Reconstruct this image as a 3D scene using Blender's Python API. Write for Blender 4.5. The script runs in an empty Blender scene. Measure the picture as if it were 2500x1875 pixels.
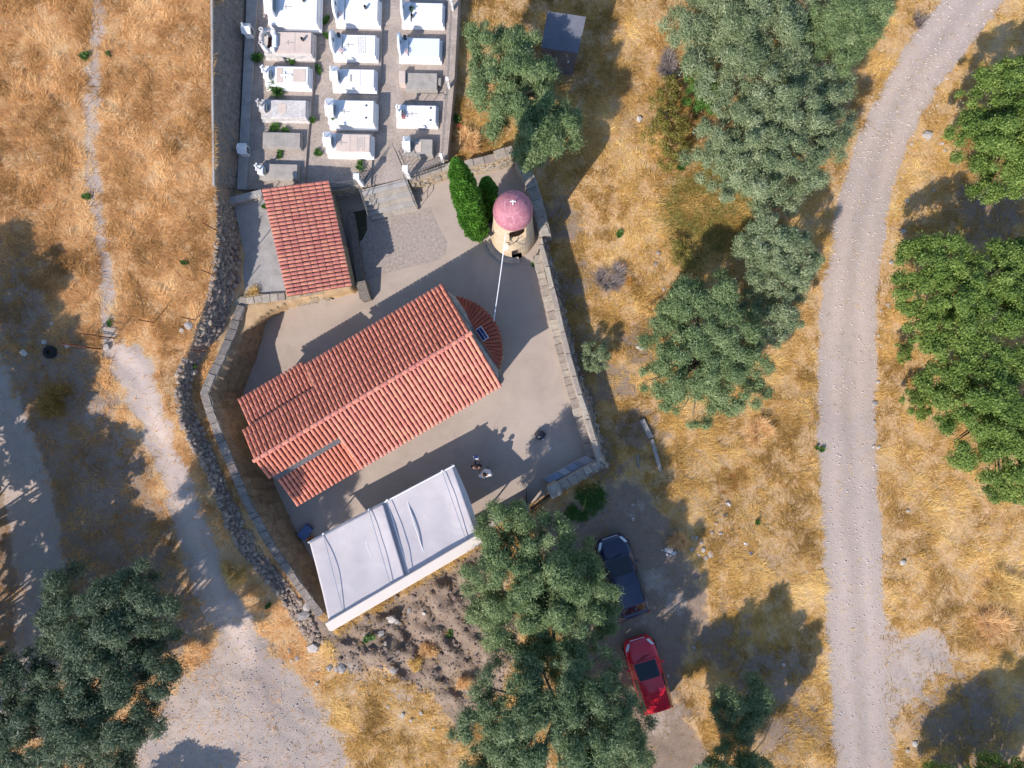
import bpy, bmesh, math, random
import numpy as np
from mathutils import Vector, Matrix

# ------------------------------------------------------------------ camera, sky, sun, exposure
scene = bpy.context.scene
F, HC, CU, CV = 1457.0, 31.0, 1250.0, 937.5      # focal length in photo pixels, drone height in metres, photo centre
cam_d = bpy.data.cameras.new("camera"); cam = bpy.data.objects.new("camera", cam_d)
scene.collection.objects.link(cam); scene.camera = cam
cam.location = (0, 0, HC); cam.rotation_euler = (0, 0, 0)
cam_d.sensor_width = 36.0; cam_d.sensor_fit = 'HORIZONTAL'; cam_d.lens = 36.0 * F / 2500.0
cam_d.clip_start = 0.5; cam_d.clip_end = 2000

SUN_EL = math.radians(38.0); SH = Vector((0.621, 0.784, 0)).normalized()      # SH: where shadows point
to_sun = Vector((-SH.x * math.cos(SUN_EL), -SH.y * math.cos(SUN_EL), math.sin(SUN_EL)))
world = bpy.data.worlds.new("World"); scene.world = world; world.use_nodes = True
wn = world.node_tree.nodes; wl = world.node_tree.links
sky = wn.new('ShaderNodeTexSky'); sky.sky_type = 'NISHITA'; sky.sun_disc = False
sky.sun_elevation = SUN_EL; sky.sun_rotation = math.atan2(to_sun.x, to_sun.y)
sky.air_density = 1.0; sky.dust_density = 0.6; sky.ozone_density = 4.0
wn['Background'].inputs['Strength'].default_value = 0.15
wl.new(sky.outputs['Color'], wn['Background'].inputs['Color'])
sun_d = bpy.data.lights.new("sun", 'SUN'); sun_d.energy = 4.0; sun_d.angle = math.radians(0.55); sun_d.color = (1.0, 0.915, 0.84)
sun = bpy.data.objects.new("sun", sun_d); scene.collection.objects.link(sun)
sun.rotation_euler = to_sun.to_track_quat('Z', 'Y').to_euler(); sun.location = to_sun * 80
scene.view_settings.view_transform = 'Standard'; scene.view_settings.look = 'None'
scene.view_settings.exposure = 0.57; scene.view_settings.gamma = 1.0
scene.render.engine = 'CYCLES'
scene.cycles.max_bounces = 5; scene.cycles.diffuse_bounces = 3; scene.cycles.transparent_max_bounces = 4

# ------------------------------------------------------------------ helpers
COL = scene.collection
ORG = {}
rng = np.random.default_rng(7); random.seed(7)
def P(u, v, z=0.0):
    k = (HC - z) / F
    return Vector(((u - CU) * k, -(v - CV) * k, z))
def link(o): COL.objects.link(o); return o
def tag(o, label=None, cat=None, group=None, kind=None):
    if label: o['label'] = label
    if cat: o['category'] = cat
    if group: o['group'] = group
    if kind: o['kind'] = kind
    elif cat: o['kind'] = 'thing'
    return o
def thing(name, loc, label, cat, group=None):
    o = bpy.data.objects.new(name, None); link(o); o.location = loc
    o.empty_display_size = 0.3; ORG[o.name] = Vector(loc)
    return tag(o, label, cat, group)
class MB:
    def __init__(s): s.v = []; s.f = []; s.m = []
    def add(s, vs, fs, mi=0):
        n = len(s.v); s.v += [Vector(a) for a in vs]
        s.f += [tuple(i + n for i in f) for f in fs]; s.m += [mi] * len(fs); return s
    def box(s, c, size, rz=0, mi=0, M=None, taper=0.0):
        hx, hy, hz = size[0] / 2, size[1] / 2, size[2] / 2
        t = 1 - taper
        vs = [Vector((x * hx * (t if z > 0 else 1), y * hy * (t if z > 0 else 1), z * hz)) for z in (-1, 1) for x, y in ((-1, -1), (1, -1), (1, 1), (-1, 1))]
        R = M if M is not None else Matrix.Rotation(rz, 3, 'Z')
        return s.add([R @ a + Vector(c) for a in vs], [(3, 2, 1, 0), (4, 5, 6, 7), (0, 1, 5, 4), (1, 2, 6, 5), (2, 3, 7, 6), (3, 0, 4, 7)], mi)
    def prism(s, poly, z0, z1, mi=0):
        n = len(poly)
        a = sum(poly[i][0] * poly[(i + 1) % n][1] - poly[(i + 1) % n][0] * poly[i][1] for i in range(n))
        if a < 0: poly = poly[::-1]
        zz = lambda z, p: z(p) if callable(z) else z
        vs = [(p[0], p[1], zz(z0, p)) for p in poly] + [(p[0], p[1], zz(z1, p)) for p in poly]
        return s.add(vs, [tuple(range(n - 1, -1, -1)), tuple(range(n, 2 * n))] + [(i, (i + 1) % n, n + (i + 1) % n, n + i) for i in range(n)], mi)
    def tube(s, pts, r, seg=6, mi=0, cap=True):
        pts = [Vector(p) for p in pts]; rs = r if isinstance(r, (list, tuple)) else [r] * len(pts)
        n0 = len(s.v); N = len(pts)
        for i, p in enumerate(pts):
            d = (pts[min(i + 1, N - 1)] - pts[max(i - 1, 0)])
            d = d.normalized() if d.length > 1e-9 else Vector((0, 0, 1))
            a = d.cross(Vector((0, 0, 1)) if abs(d.z) < .9 else Vector((1, 0, 0))).normalized(); b = d.cross(a)
            for k in range(seg):
                t = 2 * math.pi * k / seg; s.v.append(p + (a * math.cos(t) + b * math.sin(t)) * rs[i])
        for i in range(N - 1):
            for k in range(seg):
                k2 = (k + 1) % seg
                s.f.append((n0 + i * seg + k, n0 + i * seg + k2, n0 + (i + 1) * seg + k2, n0 + (i + 1) * seg + k)); s.m.append(mi)
        if cap:
            s.f.append(tuple(n0 + k for k in range(seg - 1, -1, -1))); s.m.append(mi)
            s.f.append(tuple(n0 + (N - 1) * seg + k for k in range(seg))); s.m.append(mi)
        return s
    def lathe(s, c, prof, seg=24, a0=0, a1=2 * math.pi, mi=0):
        n0 = len(s.v); full = abs(a1 - a0 - 2 * math.pi) < 1e-6; K = seg if full else seg + 1
        for r, z in prof:
            for k in range(K):
                t = a0 + (a1 - a0) * k / seg; s.v.append(Vector((c[0] + r * math.cos(t), c[1] + r * math.sin(t), c[2] + z)))
        for i in range(len(prof) - 1):
            for k in range(seg):
                k2 = (k + 1) % K
                s.f.append((n0 + i * K + k, n0 + i * K + k2, n0 + (i + 1) * K + k2, n0 + (i + 1) * K + k)); s.m.append(mi)
        return s
    def quadgrid(s, fn, nu, nv, mi=0):
        n0 = len(s.v)
        for j in range(nv + 1):
            for i in range(nu + 1): s.v.append(Vector(fn(i / nu, j / nv)))
        for j in range(nv):
            for i in range(nu):
                a = n0 + j * (nu + 1) + i; s.f.append((a, a + 1, a + nu + 2, a + nu + 1)); s.m.append(mi)
        return s
    def build(s, name, mat, parent=None, smooth=False, bevel=0.0, origin=None):
        if parent is not None: org = ORG[parent.name]
        else:
            if origin is None:
                xs = [v.x for v in s.v]; ys = [v.y for v in s.v]; zs = [v.z for v in s.v]
                origin = Vector(((min(xs) + max(xs)) / 2, (min(ys) + max(ys)) / 2, min(zs)))
            org = Vector(origin)
        me = bpy.data.meshes.new(name); me.from_pydata([v - org for v in s.v], [], s.f)
        for m in (mat if isinstance(mat, (list, tuple)) else [mat]): me.materials.append(m)
        if any(s.m): me.polygons.foreach_set('material_index', s.m)
        if smooth: me.polygons.foreach_set('use_smooth', [True] * len(me.polygons))
        if bevel:
            bm = bmesh.new(); bm.from_mesh(me)
            bmesh.ops.bevel(bm, geom=[e for e in bm.edges if e.is_manifold and e.calc_face_angle(0) > .5], offset=bevel, segments=1, affect='EDGES', clamp_overlap=True)
            bm.to_mesh(me); bm.free()
        me.update()
        o = bpy.data.objects.new(name, me); link(o)
        if parent is not None: o.parent = parent
        else: o.location = org
        ORG[o.name] = org
        return o
def inst(name, me, M, parent):
    o = bpy.data.objects.new(name, me); link(o); o.parent = parent
    o.matrix_local = Matrix.Translation(-ORG[parent.name]) @ M
    return o

# ---- numpy value noise
def _h(i, j, seed):
    n = (i.astype(np.int64) * 374761393 + j.astype(np.int64) * 668265263 + seed * 1442695041) & 0xffffffff
    n = ((n ^ (n >> 13)) * 1274126177) & 0xffffffff
    return ((n ^ (n >> 16)) & 0xffff) / 65535.0
def vnoise(x, y, seed=0):
    x = np.asarray(x, float); y = np.asarray(y, float)
    i = np.floor(x); j = np.floor(y); fx = x - i; fy = y - j
    fx = fx * fx * (3 - 2 * fx); fy = fy * fy * (3 - 2 * fy)
    a = _h(i, j, seed); b = _h(i + 1, j, seed); c = _h(i, j + 1, seed); d = _h(i + 1, j + 1, seed)
    return (a * (1 - fx) + b * fx) * (1 - fy) + (c * (1 - fx) + d * fx) * fy
def fbm(x, y, seed=0, oct=4):
    r = 0; a = 0.5; t = 0
    for k in range(oct):
        r = r + a * vnoise(x, y, seed + k * 17); t += a; x = x * 2.03; y = y * 2.03; a *= .55
    return r / t
def seg_dist(U, V, poly, closed=False):
    """distance (px) to a polyline, and signed side (>0 right of travel, in picture axes)"""
    U = np.asarray(U, float); V = np.asarray(V, float)
    best = np.full(U.shape, 1e18); side = np.zeros(U.shape); par = np.zeros(U.shape)
    pts = list(poly) + ([poly[0]] if closed else [])
    for k in range(len(pts) - 1):
        ax, ay = pts[k][:2]; bx, by = pts[k + 1][:2]; dx, dy = bx - ax, by - ay; L2 = dx * dx + dy * dy
        t = np.clip(((U - ax) * dx + (V - ay) * dy) / L2, 0, 1)
        d = (U - ax - t * dx) ** 2 + (V - ay - t * dy) ** 2
        m = d < best
        best = np.where(m, d, best); side = np.where(m, np.sign((U - ax) * dy - (V - ay) * dx), side); par = np.where(m, k + t, par)
    return np.sqrt(best), side, par
def inside(U, V, poly):
    U = np.asarray(U, float); V = np.asarray(V, float); r = np.zeros(U.shape, bool); n = len(poly)
    for k in range(n):
        ax, ay = poly[k]; bx, by = poly[(k + 1) % n]
        c = ((ay > V) != (by > V)) & (U < (bx - ax) * (V - ay) / ((by - ay) + 1e-12) + ax)
        r ^= c
    return r
def sdf(U, V, poly):
    d, _, _ = seg_dist(U, V, poly, True); return np.where(inside(U, V, poly), -d, d)
def sstep(a, b, x):
    t = np.clip((x - a) / (b - a), 0, 1); return t * t * (3 - 2 * t)

# ------------------------------------------------------------------ materials
MATS = {}
def new_mat(name):
    m = bpy.data.materials.new(name); m.use_nodes = True; MATS[name] = m
    nt = m.node_tree; b = nt.nodes['Principled BSDF']
    return m, nt, b
def N(nt, t, **kw):
    n = nt.nodes.new(t)
    for k, v in kw.items():
        if k in n.inputs: n.inputs[k].default_value = v
        else: setattr(n, k, v)
    return n
def coords(nt, kind='Object'):
    return N(nt, 'ShaderNodeTexCoord').outputs[kind]
def wpos(nt): return N(nt, 'ShaderNodeNewGeometry').outputs['Position']
def noise(nt, vec, scale, detail=4, rough=.6, dist=0.0):
    n = N(nt, 'ShaderNodeTexNoise'); n.inputs['Scale'].default_value = scale; n.inputs['Detail'].default_value = detail
    n.inputs['Roughness'].default_value = rough; n.inputs['Distortion'].default_value = dist
    nt.links.new(vec, n.inputs['Vector']); return n.outputs['Fac']
def ramp(nt, fac, stops):
    r = N(nt, 'ShaderNodeValToRGB'); e = r.color_ramp.elements
    while len(e) < len(stops): e.new(0.5)
    for i, (p, c) in enumerate(stops):
        e[i].position = p; e[i].color = (c[0], c[1], c[2], 1) if not isinstance(c, (int, float)) else (c, c, c, 1)
    nt.links.new(fac, r.inputs['Fac']); return r.outputs['Color']
def mix(nt, fac, a, b, mode='MIX'):
    n = N(nt, 'ShaderNodeMix'); n.data_type = 'RGBA'; n.blend_type = mode
    for s, x in ((0, fac), (6, a), (7, b)):
        if isinstance(x, (int, float)): n.inputs[s].default_value = x if s == 0 else (x, x, x, 1)
        elif isinstance(x, (tuple, list)): n.inputs[s].default_value = (x[0], x[1], x[2], 1)
        else: nt.links.new(x, n.inputs[s])
    return n.outputs[2]
def math_(nt, op, a, b=0.0, clamp=False):
    n = N(nt, 'ShaderNodeMath'); n.operation = op; n.use_clamp = clamp
    for s, x in ((0, a), (1, b)):
        if isinstance(x, (int, float)): n.inputs[s].default_value = x
        else: nt.links.new(x, n.inputs[s])
    return n.outputs[0]
def bump(nt, b, h, strength=.4, dist=.02):
    n = N(nt, 'ShaderNodeBump'); n.inputs['Strength'].default_value = strength; n.inputs['Distance'].default_value = dist
    nt.links.new(h, n.inputs['Height']); nt.links.new(n.outputs[0], b.inputs['Normal'])
def simple(name, col, var=.25, scale=6.0, rough=.85, bmp=.3, bdist=.01, spec=.3, col2=None, metal=0.0, world_space=True, fine=40.0):
    """colour with two scales of noise mottling and a little relief"""
    m, nt, b = new_mat(name)
    vec = wpos(nt) if world_space else coords(nt)
    c2 = col2 if col2 else tuple(c * (1 - var) for c in col)
    f1 = noise(nt, vec, scale, 5, .65); f2 = noise(nt, vec, fine, 3, .6)
    c = ramp(nt, f1, [(.3, c2), (.7, col)])
    g = ramp(nt, f2, [(.25, 1 - var * .8), (.75, 1 + var * .35)])
    nt.links.new(mix(nt, 1.0, c, g, 'MULTIPLY'), b.inputs['Base Color'])
    b.inputs['Roughness'].default_value = rough; b.inputs['Specular IOR Level'].default_value = spec; b.inputs['Metallic'].default_value = metal
    if bmp: bump(nt, b, f2, bmp, bdist)
    return m
def per_object(m, amount=.25, hue=.02):
    """vary colour a little from piece to piece"""
    nt = m.node_tree; b = nt.nodes['Principled BSDF']
    src = b.inputs['Base Color'].links[0].from_socket
    oi = N(nt, 'ShaderNodeObjectInfo'); hs = N(nt, 'ShaderNodeHueSaturation')
    nt.links.new(math_(nt, 'ADD', math_(nt, 'MULTIPLY', oi.outputs['Random'], amount), 1 - amount * .6), hs.inputs['Value'])
    nt.links.new(math_(nt, 'ADD', math_(nt, 'MULTIPLY', oi.outputs['Random'], hue), .5 - hue / 2), hs.inputs['Hue'])
    nt.links.new(src, hs.inputs['Color']); nt.links.new(hs.outputs[0], b.inputs['Base Color']); return m

M_conc = simple('concrete_floor', (.415, .345, .305), .25, .9, .9, .3, .005, col2=(.33, .275, .245), fine=30)
def yard_mat():
    m, nt, b = new_mat('brushed_concrete'); v = wpos(nt)
    n1 = noise(nt, v, .33, 5, .62, .8); n2 = noise(nt, v, 1.7, 5, .7); n3 = noise(nt, v, 30, 3, .6)
    mp = N(nt, 'ShaderNodeMapping'); mp.inputs['Rotation'].default_value = (0, 0, .53); mp.inputs['Scale'].default_value = (1.2, 16, 1); nt.links.new(v, mp.inputs['Vector'])
    wv = N(nt, 'ShaderNodeTexNoise'); wv.inputs['Scale'].default_value = 1.0; wv.inputs['Detail'].default_value = 3; nt.links.new(mp.outputs[0], wv.inputs['Vector'])
    c = mix(nt, n2, ramp(nt, n1, [(.32, (.31, .248, .205)), (.5, (.40, .328, .272)), (.68, (.475, .395, .33))]), (.405, .335, .282))
    c = mix(nt, 1.0, c, ramp(nt, n3, [(.25, .86), (.75, 1.08)]), 'MULTIPLY')
    c = mix(nt, 1.0, c, ramp(nt, wv.outputs['Fac'], [(.3, .97), (.7, 1.025)]), 'MULTIPLY')
    st = ramp(nt, noise(nt, v, .9, 6, .75), [(.56, 0.0), (.74, .5)]); c = mix(nt, st, c, (.25, .20, .165))
    nt.links.new(c, b.inputs['Base Color']); b.inputs['Roughness'].default_value = .9; b.inputs['Specular IOR Level'].default_value = .25
    bump(nt, b, mix(nt, .5, n3, wv.outputs['Fac']), .25, .006); return m
M_conc = yard_mat()
M_agg = simple('exposed_aggregate', (.46, .385, .335), .4, 7, .95, .6, .010, col2=(.27, .225, .195), fine=24)
M_cem = simple('cemetery_paving', (.46, .385, .33), .42, 1.3, .92, .4, .008, col2=(.32, .265, .225), fine=11)
M_pad = simple('rough_concrete', (.40, .38, .36), .3, 1.6, .92, .4, .008, col2=(.28, .26, .25), fine=24)
M_cement = simple('cement_render', (.45, .42, .39), .25, 2.2, .9, .3, .006, col2=(.31, .29, .27))
M_coping = simple('wall_coping', (.50, .44, .37), .3, 3.0, .9, .4, .01, col2=(.30, .26, .22))
M_stonew = simple('stone_wall', (.56, .44, .29), .4, 4.2, .92, .6, .02, col2=(.30, .235, .16), fine=14)
M_brownw = simple('earthy_wall', (.46, .31, .18), .45, 2.4, .95, .8, .03, col2=(.22, .15, .095), fine=13)
M_tower = simple('pale_tower_stone', (.74, .58, .40), .3, 3.2, .92, .5, .015, col2=(.50, .38, .25), fine=12)
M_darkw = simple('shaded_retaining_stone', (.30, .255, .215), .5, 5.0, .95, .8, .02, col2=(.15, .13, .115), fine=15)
M_stone = per_object(simple('field_stone', (.43, .34, .27), .4, 5, .95, .5, .012, col2=(.25, .19, .15)), .5, .03)
M_stone2 = per_object(simple('coping_stone', (.45, .385, .315), .3, 6, .93, .5, .01, col2=(.28, .24, .2)), .35, .03)
M_wg = per_object(simple('grey_wall_stone', (.33, .29, .255), .45, 4, .95, .7, .02, col2=(.18, .155, .135), fine=12), .22, .02)
M_rock = per_object(simple('pale_rock', (.55, .50, .46), .3, 6, .93, .5, .012, col2=(.36, .32, .29)), .4, .02)
M_tile = per_object(simple('terracotta_tile', (.80, .305, .215), .2, 3.0, .8, .15, .003, col2=(.66, .235, .155), fine=9), .20, .014)
M_tilem = simple('terracotta_tile_field', (.78, .285, .19), .28, 2.2, .8, .15, .003, col2=(.60, .20, .125), fine=4)
M_tile2 = per_object(simple('pink_clay_tile', (.80, .31, .225), .2, 3.0, .8, .15, .003, col2=(.65, .235, .16), fine=9), .20, .014)
M_pan = simple('shade_dark_tile_pans', (.34, .095, .058), .3, 3, .9, .2, .004)  # pan tiles coloured dark for the shade between cover rows
M_apset = per_object(simple('apse_tile', (.40, .10, .062), .3, 3, .85, .2, .004, col2=(.30, .075, .045)), .25, .015)
M_flash = simple('grey_mortar', (.17, .16, .165), .35, 7, .9, .4, .01)
M_marble = simple('white_marble', (.86, .85, .84), .06, 2.2, .45, .05, .002, spec=.45, col2=(.78, .77, .77))
M_oldmarble = simple('weathered_marble', (.70, .66, .62), .3, 4.5, .7, .2, .005, col2=(.45, .42, .40), fine=12)
M_bluem = simple('pale_blue_marble', (.70, .79, .90), .05, 2, .4, .05, .002, spec=.45)
M_gconc = simple('grave_concrete', (.44, .40, .36), .3, 3, .9, .3, .006, col2=(.30, .27, .24))
M_beigem = simple('beige_slab', (.66, .54, .46), .15, 3, .7, .1, .003)
M_photo = simple('dark_glass_frame', (.05, .06, .05), .3, 30, .25, 0, spec=.5)
M_shadeglass = simple('shrine_glass', (.16, .19, .20), .2, 10, .15, 0, spec=.6)
M_flower = simple('plastic_flowers', (.75, .42, .48), .6, 25, .8, .3, .01, col2=(.85, .8, .75))
M_redflower = simple('red_flowers', (.62, .10, .08), .5, 25, .8, .3, .01)
M_leafpot = simple('flower_leaves', (.08, .16, .05), .4, 25, .8, .2, .01)
M_engr = simple('engraved_line', (.42, .40, .38), .2, 12, .8, 0)
M_black = simple('black_metal', (.025, .025, .028), .3, 9, .5, .1, .003, spec=.4)
M_iron = simple('grey_ironwork', (.16, .16, .165), .3, 9, .5, .1, .003, spec=.4)
M_white = simple('white_paint', (.80, .80, .79), .12, 5, .6, .1, .002)
M_rust = simple('rusty_iron', (.16, .055, .03), .5, 12, .9, .4, .006, col2=(.07, .03, .02))
M_rope = simple('white_rope', (.78, .80, .82), .15, 20, .8, .2, .003)
M_fabric = None
M_beam = simple('cream_aluminium', (.66, .58, .51), .07, 1.2, .55, .05, .001, spec=.4)
M_steel = simple('galvanised_rod', (.42, .50, .58), .15, 6, .4, .05, .001, spec=.5, metal=.3)
M_bark = simple('olive_bark', (.24, .20, .165), .5, 6, .95, .8, .03, col2=(.11, .09, .075), fine=18)
M_twig = simple('dead_twigs', (.33, .27, .25), .3, 6, .95, .2, .005)
M_shed = simple('slate_sheet_roof', (.17, .18, .21), .35, 1.4, .8, .2, .004, col2=(.12, .125, .15), fine=20)
M_shedw = simple('grey_board_wall', (.20, .19, .20), .3, 2.5, .85, .2, .004)
M_tyre = simple('rubber', (.02, .02, .021), .2, 20, .9, .3, .004)
M_alloy = simple('wheel_alloy', (.45, .45, .46), .1, 10, .35, 0, metal=.8)
M_skin = simple('skin', (.45, .24, .17), .15, 20, .6, .1, .002)
M_hair = simple('dark_hair', (.035, .024, .02), .4, 60, .7, .4, .004)
M_hair2 = simple('brown_hair', (.11, .06, .05), .4, 60, .7, .4, .004)
M_shirtk = simple('black_tshirt', (.028, .026, .03), .3, 14, .95, .3, .006)
M_shirtw = simple('white_shirt', (.80, .78, .79), .15, 9, .9, .4, .01)
M_jeans = simple('dark_jeans', (.04, .05, .085), .3, 20, .95, .3, .004)
M_shoe = simple('dark_shoes', (.03, .03, .03), .3, 20, .8, .2, .003)
M_plastic = simple('blue_black_plastic', (.028, .036, .06), .15, 6, .35, .05, .002, spec=.5)
M_chalk = simple('white_lime_spill', (.80, .79, .78), .25, 9, .95, .5, .02, col2=(.5, .47, .44))
M_plank = simple('weathered_timber', (.33, .28, .245), .35, 5, .9, .4, .006)
M_bluebox = simple('blue_tarp', (.10, .16, .32), .3, 5, .7, .2, .01)
M_orange = simple('orange_plastic', (.70, .25, .04), .2, 5, .6, .1, .005)

def glossy(name, col, rough=.25, coat=0.0, spec=.5, var=.05):
    m = simple(name, col, var, 4, rough, 0, spec=spec); b = m.node_tree.nodes['Principled BSDF']
    b.inputs['Coat Weight'].default_value = coat; b.inputs['Coat Roughness'].default_value = .06; return m
M_red = glossy('red_car_paint', (.68, .014, .035), .3, .8)
M_blue = glossy('dark_blue_car_paint', (.010, .016, .055), .3, .8)
M_glass = glossy('car_glass', (.012, .018, .024), .08, 0, .6)
M_chrome = glossy('chrome', (.7, .7, .72), .15); M_chrome.node_tree.nodes['Principled BSDF'].inputs['Metallic'].default_value = .9
M_lens = glossy('headlight_lens', (.75, .78, .80), .12, 0, .7)
M_tail = glossy('tail_lamp', (.35, .01, .01), .2, .5)
M_trim = glossy('black_trim', (.02, .02, .022), .5)
M_solar = glossy('solar_cells', (.012, .025, .12), .15, 0, .6)
M_screen = glossy('tablet_screen', (.02, .03, .10), .1, 0, .6)

def fabric_mat():
    m, nt, b = new_mat('canopy_fabric'); v = wpos(nt)
    f1 = noise(nt, v, 1.1, 4, .6, .6); f2 = noise(nt, v, 55, 2)
    c = ramp(nt, f1, [(.3, (.54, .49, .49)), (.7, (.61, .56, .56))])
    nt.links.new(c, b.inputs['Base Color']); b.inputs['Roughness'].default_value = .75; b.inputs['Specular IOR Level'].default_value = .25
    bump(nt, b, f1, .35, .05)
    return m
M_fabric = fabric_mat()
def dome_mat():
    m, nt, b = new_mat('painted_dome'); v = coords(nt)
    warp = N(nt, 'ShaderNodeTexNoise', Scale=2.6); nt.links.new(v, warp.inputs['Vector'])
    vv = mix(nt, .45, v, warp.outputs['Color'], 'ADD')
    vo = N(nt, 'ShaderNodeTexVoronoi'); vo.feature = 'DISTANCE_TO_EDGE'; vo.inputs['Scale'].default_value = 3.3; nt.links.new(vv, vo.inputs['Vector'])
    line = ramp(nt, vo.outputs['Distance'], [(.018, .8), (.045, 0.0)])
    base = ramp(nt, noise(nt, v, 2.2, 4), [(.35, (.33, .12, .155)), (.65, (.45, .17, .21))])
    nt.links.new(mix(nt, line, base, (.52, .27, .30)), b.inputs['Base Color'])
    b.inputs['Roughness'].default_value = .7; return m
M_dome = dome_mat()
def leaf_mat(name, cA, cB, cC, trans=.25, rough=.55):
    m, nt, b = new_mat(name)
    at = N(nt, 'ShaderNodeAttribute'); at.attribute_name = 'tint'
    c = ramp(nt, at.outputs['Fac'], [(0.0, cA), (.55, cB), (1.0, cC)])
    nt.links.new(c, b.inputs['Base Color']); b.inputs['Roughness'].default_value = rough; b.inputs['Specular IOR Level'].default_value = .35
    tr = N(nt, 'ShaderNodeBsdfTranslucent'); nt.links.new(c, tr.inputs['Color'])
    mx = N(nt, 'ShaderNodeMixShader'); mx.inputs[0].default_value = trans
    out = nt.nodes['Material Output']; nt.links.new(b.outputs[0], mx.inputs[1]); nt.links.new(tr.outputs[0], mx.inputs[2]); nt.links.new(mx.outputs[0], out.inputs['Surface'])
    return m
L_olive = leaf_mat('olive_leaves', (.105, .15, .066), (.27, .337, .17), (.525, .565, .355), .36)
L_oliveg = leaf_mat('green_olive_leaves', (.085, .14, .05), (.215, .30, .122), (.44, .505, .255), .36)
L_dark = leaf_mat('dark_olive_leaves', (.075, .125, .055), (.185, .258, .115), (.38, .425, .23), .34)
L_vignette = leaf_mat('vignette_dark_olive_leaves', (.045, .075, .04), (.11, .16, .085), (.25, .295, .18), .3)  # olive leaves with the picture's corner darkening put into their colour
L_broad = leaf_mat('broad_green_leaves', (.06, .115, .02), (.17, .26, .05), (.34, .42, .105), .34)
L_cyp = leaf_mat('cypress_scales', (.03, .10, .012), (.095, .25, .028), (.19, .39, .055), .2)
L_green = leaf_mat('weed_leaves', (.04, .10, .02), (.08, .19, .03), (.16, .28, .06), .3)
L_yellow = leaf_mat('yellow_shrub_leaves', (.13, .12, .03), (.22, .20, .04), (.34, .29, .08), .25)
L_straw = leaf_mat('dry_grass_blades', (.36, .19, .06), (.82, .49, .20), (.99, .77, .45), .42, .8)
L_straw2 = leaf_mat('golden_grass_blades', (.30, .175, .045), (.76, .495, .155), (.99, .79, .38), .42, .8)
L_twig = leaf_mat('grey_twigs', (.15, .12, .11), (.28, .23, .21), (.42, .36, .33), .05, .9)

# ------------------------------------------------------------------ terrain (heights in metres over photo positions)
EDGE = [(519, -900), (519, 0), (521, 300), (527, 480), (525, 640), (514, 705), (490, 768), (462, 845), (432, 935), (438, 1015), (466, 1085), (502, 1150), (529, 1216), (549, 1280), (583, 1343), (640, 1406), (690, 1470), (760, 1570), (900, 1900)]
EDGE_W = [80, 80, 78, 46, 60, 62, 58, 45, 32, 34, 34, 34, 34, 36, 36, 34, 34, 60, 90]
YARD = [(655, 765), (700, 742), (862, 705), (800, 455), (882, 455), (1000, 438), (1120, 398), (1252, 368), (1292, 420), (1326, 575), (1400, 880), (1468, 1126), (1350, 1196), (1280, 1238), (1100, 1340), (800, 1500), (640, 1270), (540, 1060), (500, 960), (560, 840)]
CEM = [(602, -500), (1112, -500), (1106, 200), (1088, 395), (1000, 432), (884, 452), (800, 455), (590, 470)]
PAD = [(572, 505), (640, 470), (672, 480), (735, 722), (690, 730), (600, 742), (560, 770), (592, 700), (598, 620)]
CPW = [(-200, -300, 2.9), (250, 0, 3.0), (505, -300, 3.1), (505, 0, 3.1), (505, 150, 3.1), (505, 300, 3.1), (510, 480, 3.1), (510, 640, 3.1), (300, 600, 3.0), (0, 500, 3.1), (470, 780, 3.1), (330, 900, 3.0), (420, 960, 3.0), (0, 1000, 3.2), (400, 1150, 2.75), (520, 1230, 2.4), (480, 1400, 2.1), (600, 1420, 1.7), (0, 1500, 2.6), (560, 1600, 1.25), (720, 1600, .8), (300, 1750, 1.5), (450, 1875, 1.0), (0, 1875, 2.0), (900, 1875, .5), (800, 1650, .65), (1100, 1850, .0), (-1500, 900, 5), (-800, 3000, 1.0)]
CPE = [(620, 200, .8), (900, 200, .8), (1050, 200, .8), (1150, 200, .45), (1150, 350, .5), (1200, 330, .5), (1240, 60, .25), (1400, 100, -.1), (1400, 400, -.35), (1600, 200, -.6), (1360, 560, -.6), (1450, 700, -.7), (1500, 1050, -.7), (1700, 700, -.9), (1850, 300, -1.0), (2050, 900, -1.25), (2100, 300, -1.2), (2300, 0, -1.1), (1900, 1100, -1.05), (2300, 900, -1.0), (2480, 600, -.9), (2060, 1600, -1.1), (2400, 1600, -.9), (1500, 1350, -.35), (1560, 1600, -.35), (1700, 1500, -.6), (1750, 1800, -.6), (1350, 1450, -.1), (1300, 1700, -.1), (1150, 1350, .25), (1000, 1480, .55), (1050, 1600, .35), (850, 1560, .7), (770, 1520, .9), (700, 1420, 1.3), (620, 1285, 1.8), (540, 1110, 2.1), (485, 960, 2.2), (520, 850, 2.1), (575, 740, 1.7), (585, 600, 1.45), (620, 650, 1.45), (590, 480, 1.2), (4000, 900, -3), (1400, -2500, -1), (1400, 4500, -1)]
def idw(U, V, pts):
    num = 0; den = 0
    for a, b, z in pts:
        w = 1.0 / ((U - a) ** 2 + (V - b) ** 2 + 900.0) ** 1.6
        num = num + w * z; den = den + w
    return num / den
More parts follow.
